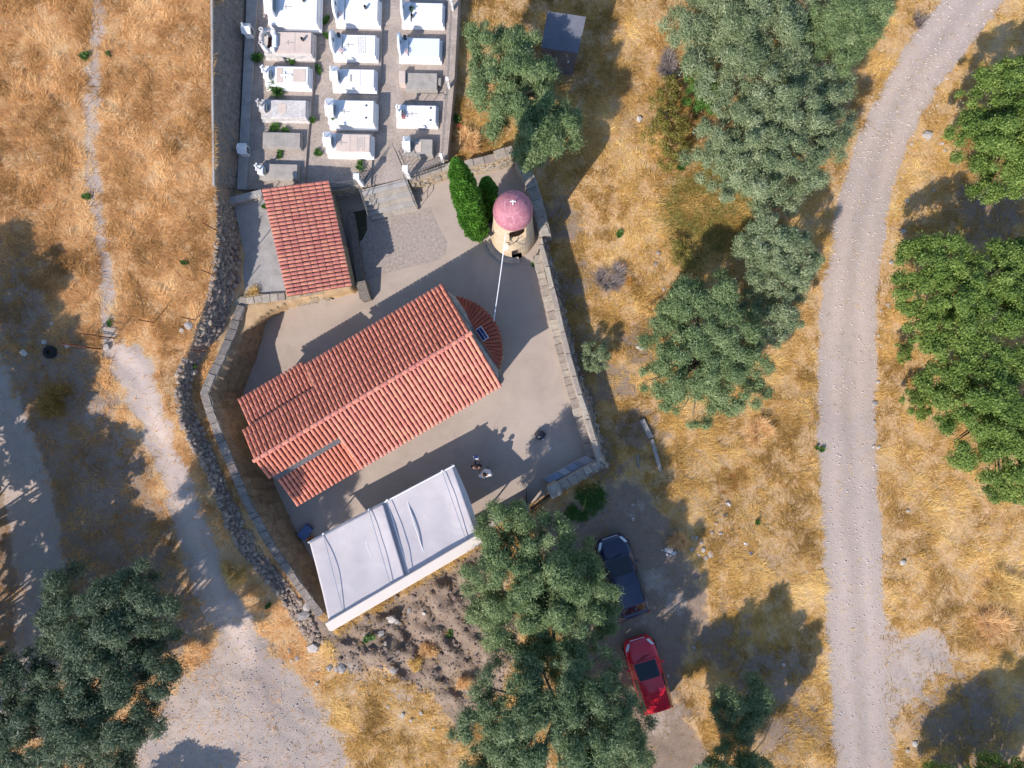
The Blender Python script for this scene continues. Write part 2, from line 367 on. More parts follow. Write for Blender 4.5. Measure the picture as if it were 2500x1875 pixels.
def terrain_z(U, V, rough=True):
    U = np.asarray(U, float); V = np.asarray(V, float)
    zw = idw(U, V, CPW); ze = idw(U, V, CPE)
    d, s, par = seg_dist(U, V, EDGE)
    w = np.interp(par, np.arange(len(EDGE)), EDGE_W)
    dd = np.where(s > 0, d, -d)
    t = np.clip(dd / w, 0, 1)
    z = zw * (1 - t) + ze * t
    if rough:
        rd, _, _ = seg_dist(U, V, ROAD)
        z = z + (fbm(U / 45, V / 45, 3) - .5) * .16 * np.clip(np.abs(dd) / 60, .2, 1) * (.12 + .88 * sstep(50, 130, rd))
        rub = np.clip(-sdf(U, V, RUBBLE) / 30, 0, 1)
        z = z + rub * ((fbm(U / 55, V / 55, 9) - .42) * 1.3 + (vnoise(U / 10, V / 10, 8) - .5) * .16)
    for poly, zz in ((CEM, .55), (PAD, 1.3), (YARD, -.3)):
        k = np.clip(sdf(U, V, poly) / 14 + 1, 0, 1)         # 1 outside, 0 more than 14 px inside
        z = np.where(k < 1, zz * (1 - k) + z * k, z)
    return z
RUBBLE = [(800, 1560), (1000, 1440), (1170, 1335), (1240, 1420), (1270, 1600), (1190, 1740), (1120, 1800), (1050, 1690), (930, 1640), (830, 1640)]
def G(u, v): 
    return P(u, v, float(terrain_z(np.array([u]), np.array([v]))[0]))

ROAD = [(2520, -220), (2440, -90), (2352, 30), (2250, 160), (2178, 290), (2135, 400), (2108, 500), (2085, 620), (2070, 780), (2066, 950), (2068, 1100), (2075, 1250), (2083, 1400), (2090, 1550), (2098, 1700), (2108, 1900), (2120, 2300)]
ROAD_W = [66, 66, 64, 62, 60, 60, 61, 64, 70, 72, 72, 72, 72, 72, 70, 68, 68]
TRAIL = [(252, -60), (243, 60), (236, 140), (222, 260), (220, 380), (232, 480), (250, 600), (262, 720), (266, 790), (272, 840)]
PATH = [(290, 860), (330, 905), (352, 965), (378, 1040), (402, 1110), (428, 1180), (450, 1240), (478, 1330), (525, 1440), (570, 1530), (600, 1610)]
PATH_W = [36, 52, 44, 34, 32, 34, 40, 46, 46, 50, 60]
LROAD = [(-60, 880), (-10, 1000), (30, 1090), (66, 1200), (90, 1330), (105, 1450), (90, 1600), (40, 1750)]
PLAZA = [(300, 1900), (330, 1790), (395, 1700), (470, 1640), (560, 1540), (640, 1560), (720, 1640), (800, 1740), (860, 1900)]
BRANCH = [(2140, 1470), (2200, 1545), (2290, 1530), (2345, 1590), (2320, 1660), (2230, 1720), (2190, 1800), (2150, 1900), (2100, 1900)]
PARK = [(1330, 1215), (1440, 1190), (1560, 1160), (1610, 1240), (1660, 1330), (1720, 1400), (1740, 1500), (1690, 1590), (1640, 1680), (1700, 1760), (1740, 1900), (1560, 1920), (1450, 1900), (1420, 1660), (1380, 1450), (1300, 1300)]
LEFTD = [(-200, 520), (20, 540), (80, 640), (130, 740), (200, 800), (250, 900), (290, 1010), (360, 1130), (400, 1230), (460, 1400), (540, 1540), (430, 1600), (300, 1640), (-200, 1640)]
def masks(U, V):
    n1 = fbm(U / 28, V / 28, 21, 4) - .5; n2 = fbm(U / 90, V / 90, 31, 3) - .5; n3 = vnoise(U / 9, V / 9, 5) - .5
    jit = n1 * 60 + n3 * 14
    def strip(poly, W, soft=16, jk=1.0):
        d, _, par = seg_dist(U, V, poly)
        w = np.interp(par, np.arange(len(poly)), W) if isinstance(W, list) else W
        return 1 - sstep(-soft, soft, d - w + jit * jk)
    gravel = strip(ROAD, ROAD_W, 11, .34)
    gravel = np.maximum(gravel, .92 * strip(PATH, PATH_W, 18, .8))
    gravel = np.maximum(gravel, .74 * strip(TRAIL, 20, 14, .5))
    gravel = np.maximum(gravel, .95 * strip(LROAD, 60, 20, .5))
    gravel = np.maximum(gravel, .88 * (1 - sstep(-25, 25, sdf(U, V, PLAZA) + jit * 1.2)))
    gravel = np.maximum(gravel, .78 * (1 - sstep(-45, 35, sdf(U, V, BRANCH) + jit * 1.6)))
    for (a, b, r, k) in ((560, 1530, 60, .8), (230, 1010, 60, .45), (330, 1080, 80, .5), (250, 1200, 90, .35), (300, 1330, 90, .35), (1000, 1700, 60, .5), (850, 1660, 60, .5), (1600, 1420, 60, .5), (1655, 1470, 45, .5), (1540, 1255, 50, .45), (1610, 1760, 70, .5), (1570, 1500, 50, .42)):
        gravel = np.maximum(gravel, k * (1 - sstep(-.4, .5, (np.hypot(U - a, V - b) + jit * 1.5) / r - .7)))
    dirt = .95 * (1 - sstep(-55, 45, sdf(U, V, PARK) + jit * 1.9))
    dirt = np.maximum(dirt, .95 * (1 - sstep(-20, 16, sdf(U, V, RUBBLE) + jit * .8)))
    for (a, b, r) in ((60, 780, 130), (250, 1180, 150), (200, 960, 110), (1560, 830, 70), (2360, 1780, 190), (2420, 520, 130), (330, 1450, 110), (1400, 1000, 90), (1460, 1120, 100), (1390, 700, 90), (1370, 540, 80), (1400, 860, 80), (1500, 930, 70), (60, 620, 80), (1560, 1060, 80), (1750, 1560, 100), (1880, 1650, 120), (1930, 1780, 120)):
        dirt = np.maximum(dirt, .75 * (1 - sstep(-.4, .5, (np.hypot(U - a, V - b) + jit * 1.6) / r - .7)))
    dirt = np.maximum(dirt, .82 * (1 - sstep(-40, 40, sdf(U, V, LEFTD) + jit * 1.6)))
    d, s, par = seg_dist(U, V, EDGE); w = np.interp(par, np.arange(len(EDGE)), EDGE_W)
    face = ((s > 0) & (d < w) & (V < 1560)).astype(float)
    dirt = np.maximum(dirt, .9 * face); gravel = gravel * (1 - .9 * face)
    green = 0 * U
    for (a, b, r, k) in ((1730, 520, 150, 1.0), (1690, 600, 80, .8), (1790, 430, 130, .8), (1440, 1215, 52, .9), (1400, 1250, 36, .7), (60, 30, 36, .5), (15, 215, 40, .5), (1750, 1040, 60, .35), (2060, 80, 110, .3)):
        green = np.maximum(green, k * (1 - sstep(-.4, .6, (np.hypot(U - a, V - b) + jit * .9) / r - .6)))
    rust = 0 * U
    for (a, b, r, k) in ((150, 990, 110, .9), (1790, 1170, 42, .95), (90, 940, 120, .6), (60, 700, 90, .5), (2420, 1560, 90, .5), (2150, 900, 40, .3)):
        rust = np.maximum(rust, k * (1 - sstep(-.4, .6, (np.hypot(U - a, V - b) + jit * 1.2) / r - .6)))
    grass = np.clip(1 - np.maximum(gravel * 1.05, dirt * .85), 0, 1)
    return gravel, dirt, green, rust, grass, n2

def ground_mat():
    m, nt, b = new_mat('ground_soil'); v = wpos(nt)
    at = N(nt, 'ShaderNodeAttribute'); at.attribute_name = 'cover'
    sp = N(nt, 'ShaderNodeSeparateColor'); nt.links.new(at.outputs['Color'], sp.inputs[0])
    rust = N(nt, 'ShaderNodeAttribute'); rust.attribute_name = 'rust'
    nA = noise(nt, v, .55, 5, .6); nB = noise(nt, v, 3.2, 5, .7, .4); nC = noise(nt, v, 17, 4, .7); nD = noise(nt, v, 46, 3, .7)
    bareN = ramp(nt, noise(nt, v, .8, 4, .6), [(.5, 0.0), (.68, .32)])
    straw = mix(nt, nC, ramp(nt, nB, [(.25, (.36, .21, .10)), (.5, (.56, .36, .18)), (.75, (.74, .53, .31))]), ramp(nt, nD, [(.3, (.28, .17, .085)), (.7, (.78, .58, .36))]))
    straw = mix(nt, bareN, straw, (.50, .36, .26))
    gr = mix(nt, .45, ramp(nt, nB, [(.25, (.39, .315, .27)), (.75, (.53, .445, .39))]), ramp(nt, nD, [(.25, (.25, .21, .19)), (.6, (.44, .38, .35)), (.8, (.60, .54, .50))]))
    gr = mix(nt, ramp(nt, nA, [(.45, 0.0), (.7, .45)]), gr, (.48, .37, .31))
    ra = N(nt, 'ShaderNodeAttribute'); ra.attribute_name = 'rut'
    gr = mix(nt, 1.0, gr, ramp(nt, math_(nt, 'ADD', math_(nt, 'MULTIPLY', ra.outputs['Fac'], .42), .5), [(0.1, (.80, .76, .72)), (.5, (.98, .97, .95)), (1.0, (1.28, 1.23, 1.19))]), 'MULTIPLY')
    di = mix(nt, .5, ramp(nt, nB, [(.25, (.19, .135, .10)), (.75, (.36, .27, .205))]), ramp(nt, nC, [(.25, (.17, .12, .088)), (.75, (.41, .32, .25))]))
    ge = ramp(nt, nC, [(.25, (.10, .11, .025)), (.75, (.30, .26, .07))])
    ru = ramp(nt, nC, [(.25, (.20, .075, .02)), (.75, (.42, .19, .055))])
    def th(f, amp=.9):
        k = math_(nt, 'ADD', math_(nt, 'MULTIPLY', math_(nt, 'SUBTRACT', nC, .5), amp), f)
        k = math_(nt, 'ADD', k, math_(nt, 'MULTIPLY', math_(nt, 'SUBTRACT', nB, .5), amp * .8))
        return ramp(nt, k, [(.33, 0.0), (.62, 1.0)])
    c = mix(nt, th(sp.outputs['Blue']), straw, ge)
    c = mix(nt, th(rust.outputs['Fac']), c, ru)
    c = mix(nt, th(sp.outputs['Green']), c, di)
    c = mix(nt, th(sp.outputs['Red'], .7), c, gr)
    nt.links.new(c, b.inputs['Base Color']); b.inputs['Roughness'].default_value = .97; b.inputs['Specular IOR Level'].default_value = .1
    h = mix(nt, .5, nC, nD); bump(nt, b, h, .8, .05)
    return m
M_ground = ground_mat()
def axis(lo, hi, step, far):
    a = list(np.arange(lo, hi + step, step)); s = step
    x = a[-1]; hiL = []
    while x < far[1]: s *= 1.25; x += s; hiL.append(x)
    s = step; x = a[0]; loL = []
    while x > far[0]: s *= 1.25; x -= s; loL.append(x)
    return np.array(loL[::-1] + a + hiL)
us = axis(-150, 2650, 8, (-9000, 11500)); vs_ = axis(-150, 2020, 8, (-9000, 11000))
UU, VV = np.meshgrid(us, vs_); ZZ = terrain_z(UU, VV)
K = (HC - ZZ) / F; pos = np.stack([(UU - CU) * K, -(VV - CV) * K, ZZ], -1).reshape(-1, 3)
nu, nv = len(us), len(vs_)
idx = np.arange(nu * nv).reshape(nv, nu)
quads = np.stack([idx[:-1, :-1], idx[1:, :-1], idx[1:, 1:], idx[:-1, 1:]], -1).reshape(-1, 4)
def fast_mesh(name, verts, faces, mat, attrs=None, smooth=False):
    me = bpy.data.meshes.new(name); n = len(faces); k = faces.shape[1]
    me.vertices.add(len(verts)); me.vertices.foreach_set('co', np.ascontiguousarray(verts, np.float32).ravel())
    me.loops.add(n * k); me.loops.foreach_set('vertex_index', np.ascontiguousarray(faces, np.int32).ravel())
    me.polygons.add(n); me.polygons.foreach_set('loop_start', np.arange(0, n * k, k, dtype=np.int32))
    if smooth: me.polygons.foreach_set('use_smooth', np.ones(n, bool))
    for nm, a in (attrs or {}).items():
        if a.ndim == 1:
            at = me.attributes.new(nm, 'FLOAT', 'POINT'); at.data.foreach_set('value', np.ascontiguousarray(a, np.float32))
        else:
            at = me.attributes.new(nm, 'FLOAT_COLOR', 'POINT'); at.data.foreach_set('color', np.ascontiguousarray(a, np.float32).ravel())
    me.materials.append(mat); me.update(calc_edges=True); me.validate(); return me
gm = masks(UU, VV)
_d, _s, _p = seg_dist(UU, VV, ROAD); _x = _d * _s + (fbm(UU / 60, VV / 60, 71, 2) - .5) * 22
rut = .55 * np.maximum(np.exp(-((_x + 30) / 17) ** 2), np.exp(-((_x - 30) / 17) ** 2)) - .45 * np.exp(-((_x + 2) / 15) ** 2) * fbm(UU / 30, VV / 90, 72, 3)
_d2, _s2, _p2 = seg_dist(UU, VV, PATH); _x2 = _d2 * _s2; rut = np.where(_d < 110, rut, 1.25 * np.exp(-((_x2 - 8) / 26) ** 2))
cover = np.stack([gm[0], gm[1], gm[2], np.ones_like(gm[0])], -1).reshape(-1, 4)
ground = bpy.data.objects.new('ground', fast_mesh('ground', pos, quads, M_ground, {'cover': cover, 'rust': gm[3].ravel(), 'rut': rut.ravel()}, True)); link(ground)
tag(ground, kind='structure', label='sloping ground of dry grass, bare soil and gravel tracks')

# ------------------------------------------------------------------ grass, as individual blades
EXCL = [YARD, CEM, PAD]
def blade_mesh(name, mat, u, v, length, width, az, lift, tint, bend=.35):
    n = len(u); z = terrain_z(u, v); k = (HC - z) / F
    b = np.stack([(u - CU) * k, -(v - CV) * k, z - .01], -1)
    d = np.stack([np.cos(az), np.sin(az), np.zeros(n)], -1); s = np.stack([-np.sin(az), np.cos(az), np.zeros(n)], -1)
    up = np.array([0, 0, 1.0])
    L = length[:, None]; lf = lift[:, None]; W = width[:, None]
    tip = b + d * L * np.cos(lf * .6) + up * L * (np.sin(lf) * (1 - bend * .6))
    verts = np.stack([b - s * W * .72, b + s * W * .72, tip], 1).reshape(-1, 3)
    return fast_mesh(name, verts, np.arange(3 * n).reshape(-1, 3), mat, {'tint': np.repeat(tint, 3)})
def scatter_grass(name, label, mat, box, dens, seed, keep=None, lmul=1.0):
    r = np.random.default_rng(seed); u0, v0, u1, v1 = box
    n = int((u1 - u0) * (v1 - v0) / (47 * 47) * dens)
    u = r.uniform(u0, u1, n); v = r.uniform(v0, v1, n)
    gv, di, ge, ru, gs, n2 = masks(u, v)
    cl = fbm(u / 20, v / 20, 41, 3); bare = sstep(.52, .66, fbm(u / 55, v / 42, 43, 3))
    p = gs * (.65 + .75 * sstep(.35, .62, cl)) * (1 - .32 * bare)
    p = np.where((gv > .5), p * .5 + .015, p)
    if keep is not None: p = p * keep(u, v)
    ok = r.random(n) < p
    for poly in EXCL: ok &= ~(sdf(u, v, poly) < 5)
    d, s, par = seg_dist(u, v, EDGE); w = np.interp(par, np.arange(len(EDGE)), EDGE_W)
    ok &= ~((s > 0) & (d < w) & (v < 1560) & (r.random(n) < .93))
    u, v, cl, ge, ru, di, n2 = u[ok], v[ok], cl[ok], ge[ok], ru[ok], di[ok], n2[ok]; n = len(u)
    az = 6.28 * fbm(u / 80, v / 80, 51, 3) * 1.5 + r.normal(0, 1.15, n)
    big = sstep(.42, .62, cl)
    ln = r.uniform(.10, .27, n) * (1 + .7 * big) * lmul; wd = r.uniform(.008, .019, n) * (1 + .3 * big)
    lift = r.uniform(.12, .75, n) + .35 * big * r.random(n)
    patch = fbm(u / 70, v / 70, 61, 3)
    tint = np.clip(r.normal(.5, .2, n) + (patch - .5) * 1.3, 0.02, 1) * (1 - .6 * ru) * (1 - .45 * di)
    o = bpy.data.objects.new(name, blade_mesh(name, mat, u, v, ln, wd, az, lift, tint)); link(o)
    tag(o, label, 'dry grass', kind='stuff'); return n, (u, v, ge)
NG = 0
NG += scatter_grass('dry_grass', 'golden dry grass matting the field left of the cemetery', L_straw, (-60, -60, 530, 860), 950, 11)[0]
NG += scatter_grass('dry_grass', 'brown dry grass among the tracks left of the chapel yard', L_straw, (-60, 860, 790, 1940), 480, 12)[0]
NG += scatter_grass('dry_grass', 'tall tangled dry grass on the slope right of the yard wall', L_straw2, (1085, -60, 2030, 1000), 620, 13)[0]
NG += scatter_grass('dry_grass', 'yellow dry grass between parked cars and gravel road', L_straw2, (780, 1000, 2030, 1940), 620, 14, lambda u, v: np.where(sdf(u, v, PARK) < 0, .10, np.where(sdf(u, v, RUBBLE) < 0, .2, 1)))[0]
NG += scatter_grass('dry_grass', 'golden dry grass verge right of the gravel road', L_straw2, (2030, -60, 2560, 1940), 480, 15)[0]
# greenish growth
def scatter_green(name, label, box, dens, seed):
    r = np.random.default_rng(seed); u0, v0, u1, v1 = box
    n = int((u1 - u0) * (v1 - v0) / (47 * 47) * dens); u = r.uniform(u0, u1, n); v = r.uniform(v0, v1, n)
    ge = masks(u, v)[2]; ok = r.random(n) < sstep(.2, .7, ge)
    for poly in EXCL: ok &= ~(sdf(u, v, poly) < 4)
    u, v = u[ok], v[ok]; n = len(u)
    o = bpy.data.objects.new(name, blade_mesh(name, L_yellow if seed != 22 else L_green, u, v, r.uniform(.1, .28, n), r.uniform(.01, .025, n), r.uniform(0, 6.28, n), r.uniform(.3, 1.2, n), r.random(n))); link(o)
    tag(o, label, 'grass', kind='stuff')
scatter_green('green_grass', 'yellow green grass patch under the silver olive by the road', (1560, 300, 1960, 720), 600, 21)
scatter_green('green_grass', 'dark green weeds outside the yard wall corner by the gate', (1340, 1150, 1520, 1300), 2400, 22)

# ------------------------------------------------------------------ yard, terraces and their walls
def pxpoly(pts, z): return [P(u, v, z)[:2] for u, v in pts]
tag(MB().prism(pxpoly(YARD, 0), -.28, 0.0).build('courtyard_floor', M_conc), 'brushed concrete floor of the walled chapel yard', kind='structure')
AGG = [(905, 540), (960, 527), (1022, 516), (1050, 505), (1072, 560), (1092, 590), (1088, 620), (1060, 640), (1000, 652), (940, 668), (905, 682), (880, 690), (872, 640), (885, 590)]
tag(MB().prism(pxpoly(AGG, 0.0), -.05, .008).build('aggregate_paving', M_agg), 'patch of rough exposed aggregate paving below the steps', kind='structure')
# planting bed beside the store room
tag(MB().prism(pxpoly([(850, 520), (893, 512), (897, 560), (885, 585), (866, 600)], 0), -.05, .012).build('soil_bed', simple('dark_soil', (.085, .08, .05), .5, 6, .95, .8, .02)), 'dark soil patch beside the store room', kind='structure')
tag(MB().prism(pxpoly(PAD, 1.47), 1.1, 1.47).build('concrete_pad', M_pad), 'grey concrete pad above the yard behind the store room', kind='structure')
# cemetery: three strips, each a step lower to the east
CA = [(606, -520), (782, -520), (768, 180), (752, 330), (742, 462), (596, 462)]
CB = [(782, -520), (948, -520), (930, 180), (912, 330), (905, 452), (742, 462), (752, 330), (768, 180)]
CC = [(948, -520), (1100, -520), (1096, 200), (1080, 392), (1000, 432), (905, 452), (912, 330), (930, 180)]
for poly, z in ((CA, 1.25), (CB, 1.12), (CC, 1.0)):
    tag(MB().prism(pxpoly(poly, z), .3, z).build('cemetery_paving', M_cem), kind='structure')
# raised kerb ledge along the west side of the cemetery
tag(MB().prism(pxpoly([(602, -520), (622, -520), (628, 0), (612, 250), (602, 462), (578, 462), (590, 250), (602, 0)], 1.38), .6, 1.38).build('concrete_ledge', M_cement), 'long grey concrete ledge at the foot of the field bank', 'ledge')
# retaining face of the field above the cemetery
def face_strip(mb, top, bot, zt, zb, nsub=6, jit=.05, seed=1):
    r = random.Random(seed); rows = []
    for k in range(nsub + 1):
        t = k / nsub; rows.append([Vector(a).lerp(Vector(b), t) + Vector((r.uniform(-jit, jit), r.uniform(-jit, jit), r.uniform(-jit, jit))) * (0 if k in (0, nsub) else 1) for a, b in zip(top, bot)])
    n0 = len(mb.v); w = len(top)
    for row in rows: mb.v += row
    for k in range(nsub):
        for i in range(w - 1):
            a = n0 + k * w + i; mb.f.append((a, a + w, a + w + 1, a + 1)); mb.m.append(0)
def sample_line(pts, n, ext=None):
    pts = [Vector(p) for p in pts]; L = [0]
    for a, b in zip(pts, pts[1:]): L.append(L[-1] + (b - a).length)
    out = []
    for k in range(n):
        s = L[-1] * k / (n - 1); i = max(j for j in range(len(L)) if L[j] <= s + 1e-9); i = min(i, len(pts) - 2)
        out.append(pts[i].lerp(pts[i + 1], (s - L[i]) / (L[i + 1] - L[i])))
    return out
tops = sample_line([P(518, -500, 3.12), P(519, 0, 3.12), P(521, 250, 3.12), P(524, 455, 3.12)], 90)
bots = sample_line([P(604, -500, 1.2), P(602, 0, 1.2), P(590, 250, 1.2), P(580, 462, 1.2)], 90)
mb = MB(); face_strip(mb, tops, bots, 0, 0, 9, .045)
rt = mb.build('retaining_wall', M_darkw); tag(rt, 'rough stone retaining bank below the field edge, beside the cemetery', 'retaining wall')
cap = MB()
for a, b in zip(tops, tops[1:]): cap.box((a + b) / 2 + Vector((-.02, 0, .02)), ((b - a).length * 1.0, .09, .10), math.atan2((b - a).y, (b - a).x))
cap.build('coping_edge', M_cement, rt)

# generic wall along a polyline: sections given as (u, v at the top inner edge, z top), built from explicit cross section points
def wall_strip(name, mat, secs, label, cat, group=None):
    """secs: list of lists of world points (cross section, outer bottom .. inner bottom)"""
    mb = MB(); w = len(secs[0])
    for s_ in secs: mb.v += [Vector(p) for p in s_]
    for i in range(len(secs) - 1):
        for k in range(w - 1):
            a = i * w + k; mb.f.append((a, a + w, a + w + 1, a + 1)); mb.m.append(0)
    mb.f.append(tuple(range(w))); mb.f.append(tuple((len(secs) - 1) * w + k for k in range(w - 1, -1, -1))); mb.m += [0, 0]
    return mb
# --- west wall of the yard
WW = [(600, 749, 1.75), (580, 806, 2.0), (554, 868, 2.35), (530, 918, 2.5), (511, 960, 2.6), (525, 1004, 2.55), (551, 1074, 2.45), (585, 1153, 2.3), (611, 1216, 2.15), (633, 1258, 2.05), (668, 1321, 1.85), (700, 1368, 1.65), (745, 1432, 1.4), (792, 1496, 1.2)]
secs = []; fine = []
for k in range(len(WW) - 1):
    for t in (np.arange(6) / 6):
        a, b = WW[k], WW[k + 1]; fine.append((a[0] + (b[0] - a[0]) * t, a[1] + (b[1] - a[1]) * t, a[2] + (b[2] - a[2]) * t))
fine.append(WW[-1])
rr = random.Random(4)
tops = [P(*q) for q in fine]
topL = []; 
for i, p in enumerate(tops):
    d = tops[min(i + 1, len(tops) - 1)] - tops[max(i - 1, 0)]; d.z = 0; d.normalize()
    nrm = Vector((-d.y, d.x, 0)); nrm = nrm if True else nrm       # points to the yard
    inn = nrm                                                      # travel is south, left normal points east
    j = lambda s=.03: Vector((rr.uniform(-s, s), rr.uniform(-s, s), rr.uniform(-s, s)))
    topL.append((p, inn))
    zb = -.1
    secs.append([p - inn * .55 + Vector((0, 0, -.9 - 0)), p - inn * .44 + j(.015), p + j(.015), p + inn * .16 + Vector((0, 0, -.35)) + j(.05), p + inn * .30 + Vector((0, 0, (zb - p.z) * .6)) + j(.06), Vector((p.x, p.y, zb)) + inn * .42])
mb = wall_strip('yard_wall', M_brownw, secs, '', '')
w = len(secs[0])
for i in range(len(mb.m)):
    if i < (len(secs) - 1) * (w - 1) and i % (w - 1) in (0, 1): mb.m[i] = 1
ww = mb.build('yard_wall', [M_brownw, M_wg], None)
tag(ww, 'tall earthy brown wall along the left side of the yard', 'wall')
# coping stones on the west wall top
stone_me = []
def stone_mesh(name, seed, mat, flat=1.0, sub=1):
    bm = bmesh.new(); bmesh.ops.create_icosphere(bm, subdivisions=sub, radius=1.0); r = random.Random(seed)
    for v_ in bm.verts:
        v_.co *= r.uniform(.78, 1.12)
        v_.co.x = math.copysign(abs(v_.co.x) ** .7, v_.co.x); v_.co.y = math.copysign(abs(v_.co.y) ** .7, v_.co.y); v_.co.z = math.copysign(abs(v_.co.z) ** .6, v_.co.z) * flat
    me = bpy.data.meshes.new(name); bm.to_mesh(me); bm.free(); me.materials.append(mat); return me
ST = [stone_mesh('stone', 100 + k, M_stone) for k in range(7)]
ST2 = [stone_mesh('coping_stone', 200 + k, M_stone2, .5) for k in range(7)]
RK = [stone_mesh('rock', 300 + k, M_rock, .75) for k in range(7)]
def slab_mesh(name, seed, mat):
    r = random.Random(seed); pts = []
    for x, y in ((-.5, -.5), (0, -.52), (.5, -.5), (.52, 0), (.5, .5), (0, .52), (-.5, .5), (-.52, 0)): pts.append((x + r.uniform(-.04, .04), y + r.uniform(-.04, .04)))
    mb = MB().prism(pts, -.5, .5); me = bpy.data.meshes.new(name)
    for i, v_ in enumerate(mb.v):
        if v_.z > 0: v_.x *= .93; v_.y *= .93; v_.z += r.uniform(-.06, .06)
    me.from_pydata(mb.v, [], mb.f); me.materials.append(mat); return me
SL = [slab_mesh('coping_stone', 400 + k, M_stone2) for k in range(6)]
SLG = [slab_mesh('coping_stone', 420 + k, M_wg) for k in range(6)]
def lay_slabs(parent, a, b, width, step, z, seed, name='coping_stone', rows=1, h=.07, meshes=None):
    """lay stone slabs end to end from a to b (world), a strip `width` wide"""
    r = random.Random(seed); meshes = meshes or SL; a = Vector(a); b = Vector(b); d = (b - a); L = d.length; d.normalize(); n = Vector((-d.y, d.x, 0)); s = 0
    while s < L - .08:
        ln = min(r.uniform(.75, 1.3) * step, L - s)
        if L - s - ln < .15: ln = L - s
        for q in range(rows):
            wq = width / rows
            c = a + d * (s + ln / 2) + n * ((q + .5) * wq - width / 2)
            wq *= r.uniform(.9, 1.06); M = Matrix.Translation((c.x, c.y, c.z + z + r.uniform(-.015, .015))) @ Matrix.Rotation(math.atan2(d.y, d.x) + r.uniform(-.03, .03), 4, 'Z') @ Matrix.Rotation(math.atan2(d.z, math.hypot(d.x, d.y)) * -1, 4, 'Y') @ Matrix.Diagonal((ln * .97, wq * .95, h, 1))
            inst(name, meshes[r.randrange(len(meshes))], M, parent)
        s += ln
for i in range(0, len(topL) - 6, 6):
    a, ia = topL[i]; b, ib = topL[i + 6]
    lay_slabs(ww, a - ia * .22, b - ib * .22, .43, .62, .012, 70 + i, rows=1, h=.07, meshes=SLG)
# --- pale wall under the pad and store room
mb = MB()
S1 = [P(545, 752, 1.62), P(602, 742, 1.62), P(700, 733, 1.55), P(790, 716, 1.45)]
so = MB()
base = [Vector((p.x + .05, p.y - .12, -.1)) for p in S1]
tl = sample_line(S1, 40); bl = sample_line(base, 40)
face_strip(mb, tl, bl, 0, 0, 6, .03, 3)
back = [p + Vector((.05, .42, 0)) for p in tl]
n0 = len(mb.v); mb.v += [p.copy() for p in tl] + back
for i in range(39): mb.f.append((n0 + i, n0 + i + 1, n0 + 40 + i + 1, n0 + 40 + i)); mb.m.append(0)
pw = mb.build('pale_stone_wall', M_stonew); tag(pw, 'pale stone wall below the concrete pad, facing the yard', 'wall')
lay_slabs(pw, tl[0] + Vector((0, .2, 0)), tl[24] + Vector((0, .2, 0)), .4, .4, .03, 91, h=.06)
r = random.Random(12)
for i in range(1, 38):                                            # proud stones in the face
    for k in range(3):
        t = (k + .55 + r.uniform(-.15, .15)) / 3.2; c = tl[i].lerp(bl[i], t) + Vector((r.uniform(-.05, .05), -.02, 0))
        M = Matrix.Translation(c) @ Matrix.Rotation(math.radians(8) + r.uniform(-.2, .2), 4, 'Z') @ Matrix.Diagonal((r.uniform(.09, .16), .06, r.uniform(.07, .13), 1))
        inst('stone', ST2[r.randrange(7)], M, pw)

# --- east wall: bench inside, coping, battered outer face
EB = [(1301, 628), (1311.7, 665), (1347.5, 804.7), (1366, 882), (1400, 1000), (1432, 1112)]       # bench inner edge at bench height
EI = [(1318, 612), (1334.6, 665), (1366.4, 804.7), (1384, 882), (1422, 1010), (1457, 1124)]       # wall inner edge
EO = [(1322, 578), (1345, 671), (1378, 806), (1398, 886), (1439, 1010), (1476, 1133)]             # wall outer edge at top
EF = [(1333, 582), (1361, 690), (1392, 807), (1413, 890), (1452, 1010), (1484, 1140)]             # outer face foot
def ep(pts, z): return sample_line([P(u, v, z) for u, v in pts], 26)
bi, wi, wo, wf = ep(EB, .42), ep(EI, .95), ep(EO, .95), ep(EF, -1.0)
secs = []
for k in range(26):
    j = lambda s=.02: Vector((rr.uniform(-s, s), rr.uniform(-s, s), rr.uniform(-s, s)))
    fl = Vector((wi[k].x, wi[k].y, -.1))
    secs.append([wf[k] + j(.03), wf[k].lerp(wo[k], .5) + j(.05), wo[k] + j(.01), wi[k] + j(.01), fl])
mb = wall_strip('yard_wall', M_stonew, secs, '', '')
ew = mb.build('yard_wall', M_coping); tag(ew, 'low pale coped wall along the right side of the yard', 'wall')
for k in range(0, 25, 5):
    a = wi[k].lerp(wo[k], .5); b = wi[k + 5].lerp(wo[k + 5], .5); lay_slabs(ew, a, b, .25, 1.1, .03, 30 + k, h=.06)
r = random.Random(5)
for k in range(25):                                               # stones of the shaded outer face
    for t in (.15, .45, .75):
        c = wf[k].lerp(wo[k], t) + (wf[k + 1] - wf[k]) * r.random() + Vector((.03, 0, 0))
        M = Matrix.Translation(c) @ Matrix.Rotation(r.uniform(0, 3), 4, 'Z') @ Matrix.Diagonal((r.uniform(.13, .22), r.uniform(.12, .18), r.uniform(.12, .2), 1))
        inst('stone', ST[r.randrange(7)], M, ew)
# bench inside the east wall
mb = MB()
secs = [[Vector((wi[k].x, wi[k].y, -.1)), Vector((wi[k].x, wi[k].y, .40)), Vector((bi[k].x, bi[k].y, .40)), Vector((bi[k].x, bi[k].y, -.1))] for k in range(26)]
eb = wall_strip('', None, secs, '', '').build('stone_bench', M_coping); tag(eb, 'long stone bench built along the inside of the right yard wall', 'bench')
for k in range(0, 25, 5):
    a = (wi[k] + bi[k]) / 2; b = (wi[k + 5] + bi[k + 5]) / 2; a.z = b.z = .40
    lay_slabs(eb, a, b, .46, .42, .03, 50 + k, h=.06)
